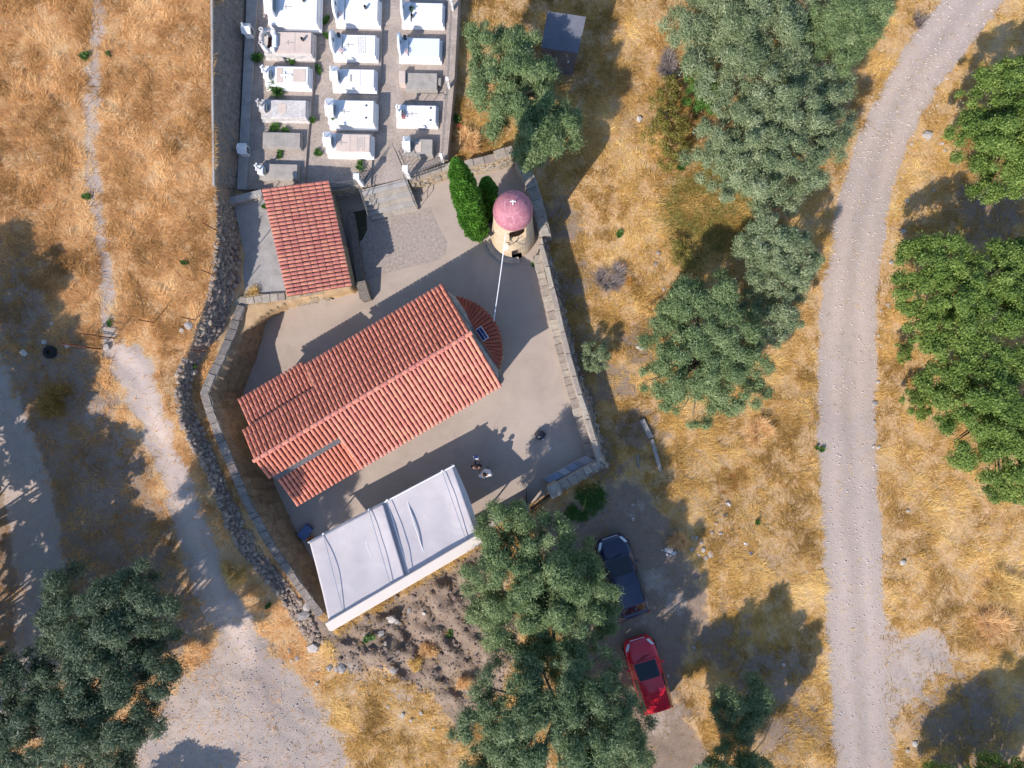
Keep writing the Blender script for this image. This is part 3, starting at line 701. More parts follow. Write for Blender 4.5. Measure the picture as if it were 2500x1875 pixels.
# --- south wall with bench, gate gap and pillars
def qwall(a_in, b_in, a_out, b_out, z, zf=-.6, foot=.12):
    A, B, C, D = P(*a_in, z), P(*b_in, z), P(*b_out, z), P(*a_out, z)
    d = (B - A).normalized(); n = Vector((d.y, -d.x, 0))
    if n.dot(D - A) < 0: n = -n
    mb = MB(); mb.add([A, B, C, D, Vector((A.x, A.y, -.1)), Vector((B.x, B.y, -.1)), Vector((C.x, C.y, zf)) + n * foot, Vector((D.x, D.y, zf)) + n * foot],
        [(0, 1, 2, 3), (0, 4, 5, 1), (3, 2, 6, 7), (0, 3, 7, 4), (1, 5, 6, 2), (4, 7, 6, 5)])
    return mb, A, B, C, D
mb, A, B, C, D = qwall((1457, 1124), (1343, 1188), (1474, 1136), (1358, 1204), .93)
sw = mb.build('yard_wall', M_coping); tag(sw, 'short low wall between the corner and the gate pillar', 'wall')
lay_slabs(sw, (A + D) / 2, (B + C) / 2, (A - D).length * .92, .5, .03, 81, h=.06)
r = random.Random(15)
for k in range(16):
    c = D.lerp(C, (k + .5) / 16) + Vector((.03, -.07, -.35 + r.uniform(-.1, .1)))
    inst('stone', ST2[r.randrange(7)], Matrix.Translation(c) @ Matrix.Rotation(r.random() * 3, 4, 'Z') @ Matrix.Diagonal((.13, .12, .14, 1)), sw)
A, B, C, D = P(1432, 1112, .45), P(1327, 1169, .45), P(1341, 1181, .45), P(1452, 1122, .45)
sb = MB().prism([p[:2] for p in (A, B, C, D)], -.1, .40).build('stone_bench', M_cement); tag(sb, 'short grey slab bench beside the gate, against the lower wall', 'bench')
q = [0, .22, .3, .5, .68, 1]; cols = ['slab'] * 5
slabM = [simple('bench_slab_%d' % i, c, .2, 3, .9, .2, .005) for i, c in enumerate(((.42, .40, .40), (.30, .30, .34), (.30, .32, .40), (.46, .46, .47), (.28, .32, .42)))]
for i in range(5):
    a, b = q[i] + .008, q[i + 1] - .008
    MB().prism([A.lerp(B, a)[:2], A.lerp(B, b)[:2], D.lerp(C, b)[:2], D.lerp(C, a)[:2]], .40, .47).build('bench_slab', slabM[i], sb)
def pillar(pts, z, label):
    poly = pxpoly(pts, z); root = thing('gate_pillar', (sum(p[0] for p in poly) / 4, sum(p[1] for p in poly) / 4, -.2), label, 'pillar')
    MB().prism(poly, -.3, z - .09).build('shaft', M_stonew, root)
    c = Vector((root.location.x, root.location.y, 0))
    cap = [(Vector((p[0], p[1], 0)) - c) * 1.12 + c for p in poly]
    MB().prism([p[:2] for p in cap], z - .09, z).build('cap_slab', M_coping, root, bevel=.015)
pillar([(1337, 1191), (1360, 1178), (1371, 1205), (1348, 1218)], 1.35, 'square stone gate pillar at the end of the slab bench')
pillar([(1258, 1238), (1280, 1224), (1292, 1247), (1269, 1260)], 1.3, 'square stone gate pillar touching the big olive crown')
mb, A, B, C, D = qwall((1260, 1232), (1165, 1286), (1270, 1248), (1176, 1302), .75)
tag(mb.build('yard_wall', M_coping), 'low wall from the gate to the canopy, shaded by the olive', 'wall')
mb, A, B, C, D = qwall((1165, 1286), (800, 1492), (1180, 1310), (815, 1515), .9)
tag(mb.build('yard_wall', M_stonew), 'low wall under the back edge of the white canopy', 'wall')
# iron yard gate: two leaves, both swung inward
def gate_leaf(a, b, h, label, z0=0.05, nb=8, mat=M_black, sheet=True):
    a = Vector(a); b = Vector(b); root = thing('iron_gate', (a.x, a.y, z0), label, 'gate'); d = b - a
    fr = MB()
    for p in (a, b): fr.tube([p + Vector((0, 0, z0)), p + Vector((0, 0, h))], .025)
    for z in (z0 + .08, h * .55, h - .04): fr.tube([a + Vector((0, 0, z)), b + Vector((0, 0, z))], .02)
    fr.build('frame', mat, root)
    for k in range(1, nb): 
        p = a + d * (k / nb); MB().tube([p + Vector((0, 0, z0 + .05)), p + Vector((0, 0, h + .05))], .011, 5).build('bar', mat, root)
    if sheet:
        n = Vector((-d.y, d.x, 0)).normalized() * .012; MB().add([a + n + Vector((0, 0, z0 + .1)), b + n + Vector((0, 0, z0 + .1)), b + n + Vector((0, 0, h * .6)), a + n + Vector((0, 0, h * .6)), a - n + Vector((0, 0, z0 + .1)), b - n + Vector((0, 0, z0 + .1)), b - n + Vector((0, 0, h * .6)), a - n + Vector((0, 0, h * .6))],
            [(0, 1, 2, 3), (7, 6, 5, 4), (0, 4, 5, 1), (1, 5, 6, 2), (2, 6, 7, 3), (3, 7, 4, 0)]).build('sheet_panel', mat, root)
gate_leaf(P(1340, 1205, 0), P(1296, 1238, 0), 1.25, 'black iron gate leaf closing the yard entrance')
gate_leaf(P(1286, 1236, 0), P(1284, 1192, 0), 1.25, 'black iron gate leaf swung open into the yard')

# --- north wall of the yard: terrace front, then wall round to the tower
def nwall(pts, z, thick, zb, mat, label, name='yard_wall', cat='wall', slabs=True, seed=3):
    """pts: top front edge in the photo; wall runs back by `thick` metres"""
    tl = sample_line([P(u, v, z) for u, v in pts], 20); mb = MB(); secs = []
    for i, p in enumerate(tl):
        d = tl[min(i + 1, 19)] - tl[max(i - 1, 0)]; n = Vector((-d.y, d.x, 0)).normalized(); 
        if n.y < 0: n = -n
        j = lambda s=.015: Vector((rr.uniform(-s, s), rr.uniform(-s, s), rr.uniform(-s, s)))
        secs.append([Vector((p.x, p.y, zb)) + n * (thick + .0), p + n * thick, p + j(), Vector((p.x, p.y, (p.z + zb) / 2)) - n * .04 + j(.03), Vector((p.x, p.y, zb)) - n * .08])
    o = wall_strip('', None, secs, '', '').build(name, mat); tag(o, label, cat)
    d = (tl[-1] - tl[0]).normalized(); n = Vector((-d.y, d.x, 0)); n = n if n.y > 0 else -n
    if slabs: lay_slabs(o, tl[0] + n * thick / 2, tl[-1] + n * thick / 2, thick * .95, .5, .03, seed, h=.06)
    r = random.Random(seed)
    for k in range(26):
        c = tl[0].lerp(tl[-1], r.random()) - n * .05; c.z = zb + (z - zb) * r.uniform(.15, .85)
        inst('stone', ST2[r.randrange(7)], Matrix.Translation(c) @ Matrix.Rotation(math.atan2(d.y, d.x), 4, 'Z') @ Matrix.Diagonal((r.uniform(.1, .2), .05, r.uniform(.07, .12), 1)), o)
    return o
nwall([(1002, 447), (1118, 408)], 1.0, .35, -.05, M_stonew, 'pale stone terrace wall between the steps and the cypress', seed=17)
nwall([(1138, 412), (1212, 395)], 1.0, .42, -.05, M_stonew, 'stone wall with flat grey top right of the cypress', seed=18)
nwall([(1212, 392), (1256, 378)], 1.2, .5, -.05, M_stonew, 'short higher stone wall at the foot of the shaded olive', seed=19)
nwall([(796, 470), (884, 458)], 1.0, .3, -.05, M_stonew, 'stone terrace wall between the store room and the steps', seed=20)
nwall([(560, 498), (640, 478)], 1.75, .32, .9, M_cement, 'grey parapet wall between the concrete pad and the cemetery', slabs=False, seed=21)
tl = sample_line([P(1258, 395, .95), P(1282, 440, .95), P(1300, 500, .95), P(1318, 575, .95)], 16); secs = []
for i, p in enumerate(tl):
    j = lambda s=.02: Vector((rr.uniform(-s, s), rr.uniform(-s, s), rr.uniform(-s, s)))
    secs.append([p + Vector((.75, .1, -1.6)), p + Vector((.55, .05, 0)) + j(), p + j(), Vector((p.x - .05, p.y, -.1))])
o = wall_strip('', None, secs, '', '').build('yard_wall', M_coping); tag(o, 'stretch of yard wall curving behind the bell tower', 'wall')
lay_slabs(o, tl[0] + Vector((.27, 0, 0)), tl[8] + Vector((.27, 0, 0)), .5, .45, .03, 23, h=.06); lay_slabs(o, tl[8] + Vector((.27, 0, 0)), tl[15] + Vector((.27, 0, 0)), .5, .45, .03, 24, h=.06)
# --- steps up to the cemetery
st = thing('stone_steps', P(945, 500, 0), 'broad concrete steps climbing from the yard to the cemetery', 'steps')
NS = 6; TL, TR, BL, BR = P(883, 468, 1.0), P(994, 440, 1.0), P(905, 536, .15), P(1022, 510, .15)
for k in range(NS):
    t0, t1 = k / NS, (k + 1) / NS; z = 1.0 - (k + .0) * (1.0 / NS) - .004
    a0, b0 = Vector(TL).lerp(BL, t0), Vector(TR).lerp(BR, t0); a1, b1 = Vector(TL).lerp(BL, t1), Vector(TR).lerp(BR, t1)
    mb = MB().prism([p[:2] for p in (a0 + Vector((0, .12, 0)), b0 + Vector((0, .12, 0)), b1, a1)], -.05, z - .05)
    e = Vector((0, -.03, 0)); s_ = mb.build('step', M_cement, st)
    MB().prism([p[:2] for p in (a0 + Vector((0, .0, 0)), b0, b1 + e, a1 + e)], z - .05, z).build('tread', M_coping if k % 2 else M_cement, s_, bevel=.008)
def handrail(a, b, za, zb, label, bars=5):
    a = Vector(a); b = Vector(b); root = thing('handrail', (a.x, a.y, za), label, 'handrail')
    MB().tube([a + Vector((0, 0, za + .85)), b + Vector((0, 0, zb + .85))], .022).build('top_rail', M_iron, root)
    MB().tube([a + Vector((0, 0, za + .45)), b + Vector((0, 0, zb + .45))], .014).build('lower_rail', M_iron, root)
    for k in range(bars):
        t = k / (bars - 1); p = a.lerp(b, t); z = za + (zb - za) * t
        MB().tube([Vector((p.x, p.y, z - .05)), Vector((p.x, p.y, z + .85))], .014).build('post', M_iron, root)
fl = lambda p: Vector((p.x, p.y, 0))
handrail(fl(TL) + Vector((.06, 0, 0)), fl(BL) + Vector((.06, 0, 0)), 1.0, .15, 'thin grey handrail on the left side of the steps')
handrail(fl(TR) + Vector((-.06, 0, 0)), fl(BR) + Vector((-.06, 0, 0)), 1.0, .15, 'thin grey handrail on the right side of the steps')
def iron_fence(a, b, z, h, label, curls=True, nb=10, cat='fence', name='iron_fence'):
    a = Vector(a); b = Vector(b); a.z = b.z = z; d = (b - a); root = thing(name, a, label, cat)
    U = Vector((0, 0, 1)); dn = d.normalized()
    for hh in (.08, h): MB().tube([a + U * hh, b + U * hh], .016, 5).build('rail', M_iron, root)
    for k in range(nb + 1):
        p = a + d * (k / nb); MB().tube([p, p + U * (h + .08)], .010, 5).build('bar', M_iron, root)
        if k < nb:
            c = p + d * (.5 / nb); R = d.length / nb * .45; m = MB()
            m.tube([c + U * (h * (.12 + .72 * q)) + dn * (R * math.sin(q * 12.5)) for q in np.linspace(0, 1, 17)], .009, 4)
            m.build('scroll', M_iron, root)
iron_fence(P(812, 462, 1.1), P(874, 450, 1.1), 1.05, .75, 'scrolled iron fence between the store room roof and the left gate post')
iron_fence(P(1004, 436, 1.1), P(1085, 408, 1.1), 1.05, .8, 'scrolled iron fence between the right gate post and the cypress', nb=12)
iron_fence(P(994, 432, 1.1), P(968, 372, 1.1), 1.05, 1.15, 'open cemetery gate leaf of scrolled ironwork right of the steps', nb=7, cat='gate', name='iron_gate')
iron_fence(P(890, 446, 1.1), P(905, 412, 1.1), 1.05, 1.1, 'open cemetery gate leaf left of the steps', nb=5, cat='gate', name='iron_gate')
def gpost(u, v, label, h=1.25):
    p = P(u, v, 1.0); root = thing('gate_post', p, label, 'post')
    MB().box((p.x, p.y, 1.0 + h / 2), (.20, .20, h)).build('shaft', M_white, root, bevel=.01)
    MB().box((p.x, p.y, 1.0 + h + .03), (.28, .28, .06)).build('cap', M_white, root, bevel=.01)
gpost(886, 452, 'white cemetery gate post at the top left of the steps'); gpost(1000, 433, 'white cemetery gate post at the top right of the steps')
# --- east parapet of the cemetery with white posts and rails
tl = [P(1096, -300, 1.15), P(1092, 0, 1.15), P(1086, 200, 1.15), P(1072, 388, 1.15)]; tr = [P(1126, -300, 1.15), P(1119, 0, 1.15), P(1109, 200, 1.15), P(1092, 385, 1.15)]
secs = [[Vector((b.x + .12, b.y, -.2)), b, a, Vector((a.x, a.y, .8))] for a, b in zip(sample_line(tl, 14), sample_line(tr, 14))]
tag(wall_strip('', None, secs, '', '').build('parapet_wall', M_cem), 'flat topped parapet wall along the right side of the cemetery', 'wall')
pp = []
for i, v_ in enumerate((-160, 24, 214, 395)):
    u = np.interp(v_, [-300, 0, 200, 388], [1112, 1106, 1098, 1082]); p = P(u, v_, 1.15); pp.append(p)
    if v_ > -50:
        root = thing('fence_post', p, ['', 'white fence post on the cemetery parapet near the top edge', 'white fence post midway along the cemetery parapet', 'white fence post at the lower end of the parapet by the cypress'][i], 'post', None)
        MB().box((p.x, p.y, 1.15 + .45), (.13, .13, .9)).build('shaft', M_white, root, bevel=.01); MB().box((p.x, p.y, 2.07), (.17, .17, .05), taper=.3).build('cap', M_white, root)
root = thing('wire_fence', pp[0], 'two thin rails strung between the white parapet posts', 'fence')
for h in (.4, .8):
    for a, b in zip(pp, pp[1:]): MB().tube([a + Vector((0, 0, h)), b + Vector((0, 0, h))], .012, 5).build('rail', M_iron, root)

# ------------------------------------------------------------------ roof tiles
def barrel_mesh(name, mat, seg=6):
    """unit tapered half barrel: x length 0..1 downhill, radius .5 at the low end, with a rim"""
    mb = MB(); sec = [(0.0, .40), (1.0, .5)]
    for x, rd in sec:
        for k in range(seg + 1):
            t = math.pi * k / seg; mb.v.append(Vector((x, rd * math.cos(t), rd * math.sin(t))))
    for k in range(seg + 1):
        t = math.pi * k / seg; mb.v.append(Vector((1.0, .40 * math.cos(t), .40 * math.sin(t))))
    w = seg + 1
    for k in range(seg): mb.f.append((k, w + k, w + k + 1, k + 1)); mb.f.append((w + k, 2 * w + k, 2 * w + k + 1, w + k + 1))
    me = bpy.data.meshes.new(name); me.from_pydata(mb.v, [], mb.f); me.materials.append(mat)
    for i, p in enumerate(me.polygons): p.use_smooth = (i % 2 == 0)
    return me, mb
BAR, BARmb = barrel_mesh('roof_tile', M_tile); BAR2, _ = barrel_mesh('roof_tile', M_tile2); BAR3, _ = barrel_mesh('apse_tile', M_apset)
BARR, _ = barrel_mesh('ridge_tile', M_tile2)
def frame(o, x, y):
    x = Vector(x).normalized(); z = x.cross(Vector(y)).normalized(); y = z.cross(x)
    M = Matrix((x, y, z)).transposed().to_4x4(); M.translation = o; return M
def slope_tiles(parent, top0, top1, bot0, bot1, nrow, ncol, rad, me, rnd, store=None, limit=None, name='roof_tile', lift=.02):
    """rows run downhill from the top edge (top0..top1) to the bottom edge; individual tiles, or joined into `store`"""
    top0, top1, bot0, bot1 = map(Vector, (top0, top1, bot0, bot1)); cnt = 0
    for i in range(nrow):
        t = (i + .5) / nrow; a = top0.lerp(top1, t); b = bot0.lerp(bot1, t); across = (top1 - top0) + (bot1 - bot0)
        L = (b - a).length / ncol
        for k in range(ncol):
            p = a.lerp(b, k / ncol); d = (b - a).normalized()
            nrm = d.cross(across); nrm = nrm if nrm.z > 0 else -nrm; nrm.normalize()
            ln = L * 1.12
            o = p + nrm * (lift + rnd.uniform(-.004, .006)) - d * L * .06 + across.normalized() * rnd.uniform(-.006, .006)
            dd = d + nrm * .035 * 1.0
            y = nrm.cross(dd)
            M = frame(o, dd, y) @ Matrix.Rotation(rnd.uniform(-.02, .02), 4, 'Z') @ Matrix.Diagonal((ln, rad * 2, rad * 1.55, 1))
            if store is None: inst(name, me, M, parent)
            else: store.add([M @ v_ for v_ in BARmb.v], BARmb.f)
            cnt += 1
    return cnt
rt_ = random.Random(21)

# ------------------------------------------------------------------ chapel
ce = Vector((.8616, .5075, 0)); cn = Vector((-.5075, .8616, 0)); C0 = Vector((-1.86, 2.32, 0))
ZE, ZR, HW = 3.0, 3.88, 2.68
def cl(u, v, z): return C0 + ce * u + cn * v + Vector((0, 0, z))
def roofz(v): return ZR - (ZR - ZE) * abs(v) / HW
ch = thing('stone_chapel', cl(-5.7, 0, 0), 'stone chapel with long red tiled gable roof and rounded apse', 'chapel')
wl_ = 2.45
def gable(mb, u0, u1, v0, v1, zt, zb=-.1):
    pts = sorted(set([v0, v1] + ([0.0] if v0 < 0 < v1 else [])))
    poly = [(v_, zb) for v_ in (v0, v1)] + [(v_, zt(v_)) for v_ in reversed(pts)]
    a = [cl(u0, p[0], p[1]) for p in poly]; b = [cl(u1, p[0], p[1]) for p in poly]; n = len(poly)
    mb.add(a + b, [tuple(range(n)), tuple(range(2 * n - 1, n - 1, -1))] + [(i, n + i, n + (i + 1) % n, (i + 1) % n) for i in range(n)])
mb = MB(); gable(mb, -7.6, -.12, -2.42, 2.42, lambda v: roofz(v) - .12); mb.build('nave_wall', M_stonew, ch)
mb = MB(); gable(mb, -11.3, -7.62, -.92, 1.42, lambda v: roofz(v) - .12); mb.build('west_nave_wall', M_stonew, ch)
mb = MB(); gable(mb, -11.1, -7.62, 1.44, 2.72, lambda v: 2.98 - (v - 1.45) * .27); mb.build('north_lean_to_wall', M_stonew, ch)
mb = MB(); gable(mb, -11.2, -7.62, -2.46, -1.0, lambda v: 2.98 - (-v - 1.0) * .25); mb.build('south_lean_to_wall', M_stonew, ch)
# plinth along the south wall, with dark vents
mb = MB(); a = [cl(-7.7, -2.42, .34), cl(-.1, -2.42, .34), cl(-.0, -2.66, .04), cl(-7.7, -2.66, .04), cl(-7.7, -2.42, -.05), cl(-.1, -2.42, -.05), cl(0, -2.66, -.05), cl(-7.7, -2.66, -.05)]
mb.add(a, [(0, 3, 2, 1), (3, 7, 6, 2), (1, 2, 6, 5), (0, 4, 7, 3)]); mb.build('plinth', M_coping, ch)
for u in (-.15, -1.55, -2.85, -4.15, -5.35):
    m = MB(); m.tube([cl(u, -2.50, .10), cl(u, -2.62, .24)], .085, 8); m.build('wall_vent', M_black, ch)
# roof planes: deck + tiles
def deck(u0, u1, v0, z0, v1, z1, name='roof_deck', th=.07):
    mb = MB(); q = [cl(u0, v0, z0), cl(u1, v0, z0), cl(u1, v1, z1), cl(u0, v1, z1)]
    low = [p - Vector((0, 0, th)) for p in q]
    mb.add(q + low, [(0, 1, 2, 3), (7, 6, 5, 4), (0, 4, 5, 1), (1, 5, 6, 2), (2, 6, 7, 3), (3, 7, 4, 0)]); return mb.build(name, M_pan, ch), q
ROW = .212; individual = 0
south_main, q = deck(-7.72, 0, 0, ZR - .05, -2.70, ZE - .05)
individual += slope_tiles(south_main, cl(-7.72, -.06, ZR - .06), cl(0, -.06, ZR - .06), cl(-7.72, -2.76, ZE - .05), cl(0, -2.76, ZE - .05), 36, 8, .088, BAR, rt_)
store = MB()
north_main, q = deck(-7.55, 0, 0, ZR - .051, 2.70, ZE - .05)
slope_tiles(None, cl(-7.55, .06, ZR - .06), cl(0, .06, ZR - .06), cl(-7.55, 2.76, ZE - .05), cl(0, 2.76, ZE - .05), 35, 8, .088, None, rt_, store)
zs, zn = roofz(.92), roofz(1.5)
west_s, q = deck(-11.45, -7.73, 0, ZR - .05, -.92, zs - .05)
slope_tiles(None, cl(-11.45, -.06, ZR - .06), cl(-7.73, -.06, ZR - .06), cl(-11.45, -1.0, zs - .05), cl(-7.73, -1.0, zs - .05), 17, 3, .088, None, rt_, store)
west_n, q = deck(-11.45, -7.56, 0, ZR - .051, 1.48, zn - .05)
slope_tiles(None, cl(-11.45, .06, ZR - .06), cl(-7.56, .06, ZR - .06), cl(-11.45, 1.52, zn - .05), cl(-7.56, 1.52, zn - .05), 18, 4, .088, None, rt_, store)
lean_n, q = deck(-11.2, -7.6, 1.50, 3.02, 2.95, 2.62)
slope_tiles(None, cl(-11.2, 1.62, 3.01), cl(-7.6, 1.62, 3.01), cl(-11.2, 3.0, 2.62), cl(-7.6, 3.0, 2.62), 17, 4, .088, None, rt_, store)
lean_s, q = deck(-11.35, -7.75, -1.0, 3.03, -2.68, 2.60)
slope_tiles(None, cl(-11.35, -1.22, 3.0), cl(-7.75, -1.22, 3.0), cl(-11.35, -2.74, 2.6), cl(-7.75, -2.74, 2.6), 17, 5, .088, None, rt_, store)
tf = store.build('roof_tile_field', M_tilem, ch); tag(tf, kind='stuff')
for p in tf.data.polygons: p.use_smooth = (p.index % 2 == 0)
MB().add([cl(-11.33, -.99, 3.36), cl(-7.76, -.99, 3.36), cl(-7.76, -1.24, 3.075), cl(-11.33, -1.24, 3.075), cl(-11.33, -.99, 3.0), cl(-7.76, -.99, 3.0)], [(0, 3, 2, 1), (0, 4, 3), (1, 2, 5)]).build('mortar_flashing', M_flash, ch)
nr = 31
for k in range(nr):
    u0 = -11.5 + 11.5 * k / nr; o = cl(u0, 0, ZR + .0)
    M = frame(o, ce + Vector((0, 0, .03)), cn) @ Matrix.Rotation(rt_.uniform(-.02, .02), 4, 'Z') @ Matrix.Diagonal((11.5 / nr * 1.1, .23, .15, 1)); inst('ridge_tile', BARR, M, ch)
# apse
U0, RA = -1.42, 2.52; hb = math.acos((-.02 - U0) / RA); ang = math.atan2(ce.y, ce.x); ac = cl(U0, 0, 0)
mb = MB().lathe(ac, [(RA + .16, -.05), (RA + .16, .22), (RA + .02, .25), (RA - .02, 2.3), (RA - .4, 2.3)], 28, ang - hb, ang + hb); mb.build('apse_wall', M_stonew, ch, smooth=False)
apex = cl(-.1, 0, 2.98); mb = MB(); n = 28; ring = [ac + Vector((math.cos(ang + t) * (RA + .06), math.sin(ang + t) * (RA + .06), 2.34)) for t in np.linspace(-hb, hb, n + 1)]
topl = [cl(.2, v_, 2.78 - abs(v_) * .1) for v_ in np.linspace(-1.55, 1.55, n + 1)]
MB().add([cl(-.02, -2.45, 2.9), cl(-.02, 2.45, 2.9), cl(.22, 2.0, 2.6), cl(.26, 1.2, 2.72), cl(.26, -1.2, 2.72), cl(.22, -2.0, 2.6), cl(-.1, -2.45, 2.3), cl(-.1, 2.45, 2.3)], [(0, 5, 4, 3, 2, 1), (0, 6, 5), (1, 2, 7), (5, 6, 7, 2, 3, 4)]).build('gable_ledge', M_coping, ch)
mb.add(topl + ring, [(i, n + 1 + i, n + 2 + i, i + 1) for i in range(n)]); ad = mb.build('apse_roof', M_pan, ch)
for i in range(23):
    t = (i + .5) / 23; j = t * n; i0 = min(int(j), n - 1); a = topl[i0].lerp(topl[i0 + 1], j - i0); b = ring[i0].lerp(ring[i0 + 1], j - i0)
    d = b - a; nt_ = max(2, int(d.length / .42)); L = d.length / nt_
    for k in range(nt_):
        o = a.lerp(b, k / nt_); dd = d.normalized() + Vector((0, 0, .04)); sc_ = .055 + .035 * (k + 1) / nt_
        inst('apse_tile', BAR3, frame(o + Vector((0, 0, .02)), dd, Vector((0, 0, 1)).cross(dd)) @ Matrix.Diagonal((L * 1.12, sc_ * 2, sc_ * 1.5, 1)), ad)
# solar panel on the apse
sp_c = P(1177, 815, 2.9); d = (P(1193, 832, 2.9) - P(1171, 800, 2.9)).normalized(); w = Vector((-d.y, d.x, 0))
sp = thing('solar_panel', sp_c, 'small blue solar panel on the apse roof', 'solar panel')
nn = (Vector((0, 0, 1)) + w * -.25).normalized(); Ms = frame(sp_c + Vector((0, 0, .06)), d, nn.cross(d))
def mbox(M, c, s): 
    b = MB().box(c, s); b.v = [M @ v_ for v_ in b.v]; return b
mbox(Ms, (0, 0, 0), (.66, .34, .03)).build('frame', M_white, sp)
for s_ in (-1, 1): mbox(Ms, (0, s_ * .078, .014), (.60, .135, .014)).build('cell_strip', M_solar, sp)
for s_ in (-1, 1): mbox(Ms, (s_ * .34, -.1, -.08), (.02, .02, .2)).build('bracket', M_steel, sp)
# ------------------------------------------------------------------ store room with single pitch tiled roof
sr = thing('store_room', P(780, 590, 0), 'small store room with single slope pink tiled roof beside the steps', 'store room')
rNW, rNE, rSE, rSW = P(640, 461, 2.85), P(798, 440, 2.05), P(855, 698, 2.05), P(702, 724, 2.85)
ctr = (rNW + rNE + rSE + rSW) / 4
ins = lambda p, k=.93: Vector((ctr.x + (p.x - ctr.x) * k, ctr.y + (p.y - ctr.y) * k, p.z - .1))
W_ = [ins(p) for p in (rNW, rNE, rSE, rSW)]
mb = MB(); mb.add(W_ + [Vector((p.x, p.y, -.3)) for p in W_], [(0, 3, 2, 1), (0, 1, 5, 4), (1, 2, 6, 5), (2, 3, 7, 6), (3, 0, 4, 7)]); mb.build('wall', M_stonew, sr)
mb = MB(); mb.add([rNW, rNE, rSE, rSW] + [p - Vector((0, 0, .07)) for p in (rNW, rNE, rSE, rSW)], [(0, 3, 2, 1), (4, 5, 6, 7), (0, 1, 5, 4), (1, 2, 6, 5), (2, 3, 7, 6), (3, 0, 4, 7)]); srd = mb.build('roof_deck', M_pan, sr)
slope_tiles(srd, rNW, rSW, rNE + (rNE - rNW).normalized() * .05, rSE + (rSE - rSW).normalized() * .05, 28, 9, .085, BAR2, rt_)
mb = MB(); e = W_[1].lerp(W_[2], .35); f = W_[1].lerp(W_[2], .55); off = (W_[2] - W_[1]).normalized().cross(Vector((0, 0, 1))) * .03
off = off if off.x > 0 else -off
mb.add([Vector((e.x, e.y, 0)) + off, Vector((f.x, f.y, 0)) + off, Vector((f.x, f.y, 1.75)) + off, Vector((e.x, e.y, 1.75)) + off], [(0, 1, 2, 3)]); mb.build('door', M_plank, sr)
for k in range(10):                                               # stones of its front wall
    for zz in (.3, .75, 1.2, 1.7):
        c = W_[3].lerp(W_[2], (k + .5 + rt_.uniform(-.2, .2)) / 10); c.z = zz + rt_.uniform(-.1, .1); c += (W_[2] - W_[1]).normalized() * .02
        inst('stone', ST2[rt_.randrange(7)], Matrix.Translation(c) @ Matrix.Rotation(.23, 4, 'Z') @ Matrix.Diagonal((rt_.uniform(.1, .16), .05, rt_.uniform(.08, .14), 1)), sr)
# low bench wall in front of the store room's shaded side
A, B, C, D = P(847, 520, .5), P(862, 517, .5), P(893, 722, .5), P(876, 728, .5)
lb = MB().prism([p[:2] for p in (A, B, C, D)], -.1, .42).build('low_bench_wall', M_darkw); tag(lb, 'low grey bench wall along the shaded side of the store room', 'bench')  # darker stone colour stands in for the store room's shade on the bench
A2, B2, C2, D2 = P(868, 690, .9), P(890, 684, .9), P(900, 727, .9), P(880, 733, .9)
mb = MB(); mb.add([Vector((p.x, p.y, z)) for z in (-.1,) for p in (A2, B2, C2, D2)] + [Vector((A2.x, A2.y, .95)), Vector((B2.x, B2.y, .85)), Vector((C2.x, C2.y, .5)), Vector((D2.x, D2.y, .6))], [(3, 2, 1, 0), (4, 5, 6, 7), (0, 1, 5, 4), (1, 2, 6, 5), (2, 3, 7, 6), (3, 0, 4, 7)])
mb.build('sloping_end', M_darkw, lb)

# ------------------------------------------------------------------ bell tower
TC = Vector((.04, 7.62, 0)); tw = thing('bell_tower', TC, 'round stone bell tower with cracked pink dome and white cross', 'tower')
mb = MB(); seg = 40
prof = [(1.14, -.05), (1.09, .6), (1.02, 1.6), (.95, 2.6), (.90, 3.6), (.86, 4.75)]
z_open = (3.15, 4.5)                                              # arched bell opening faces the yard
mb.lathe(TC, prof, seg); body = mb.build('shaft', M_stonew, tw, smooth=True)
# real openings: cut with boxes/cylinders
def cut(o, m):
    c = m.build('cutter', M_black); md = o.modifiers.new('b', 'BOOLEAN'); md.object = c; md.operation = 'DIFFERENCE'; md.solver = 'EXACT'
    dg = bpy.context.evaluated_depsgraph_get(); me = bpy.data.meshes.new_from_object(o.evaluated_get(dg)); o.modifiers.clear(); o.data = me
    bpy.data.objects.remove(c)
mb = MB(); mb.lathe(TC, prof + [(.0, 4.75)], seg); inner = [(r_ - .22, z) for r_, z in reversed(prof)]
mb = MB(); n0 = 0
mb.lathe(TC, prof + [(r_ - .24, z) for r_, z in reversed(prof)] + [prof[0]], seg)
bpy.data.objects.remove(body); body = mb.build('shaft', M_tower, tw, smooth=False)
def arch(cx, w_, z0, z1, y0, y1, ang_):
    pts = [(-w_ / 2, z0), (w_ / 2, z0)] + [(w_ / 2 * math.cos(t), z1 - w_ / 2 + w_ / 2 * math.sin(t)) for t in np.linspace(0, math.pi, 9)]
    R = Matrix.Rotation(ang_, 3, 'Z'); m = MB(); n = len(pts)
    m.add([TC + R @ Vector((x + cx, y0, z)) for x, z in pts] + [TC + R @ Vector((x + cx, y1, z)) for x, z in pts], [tuple(range(n)), tuple(range(2 * n - 1, n - 1, -1))] + [(i, n + i, n + (i + 1) % n, (i + 1) % n) for i in range(n)]); return m
cut(body, arch(0, .80, 2.9, 4.62, -1.6, -.3, math.radians(16)))
cut(body, arch(0, .62, 3.25, 4.45, -1.6, -.3, math.radians(194)))
cut(body, arch(0, .55, .0, 1.55, -1.7, -.5, math.radians(12)))
mb = MB(); mb.lathe(TC, [(.8, 1.9), (0.01, 1.9)], 24); mb.build('belfry_floor', M_coping, tw)
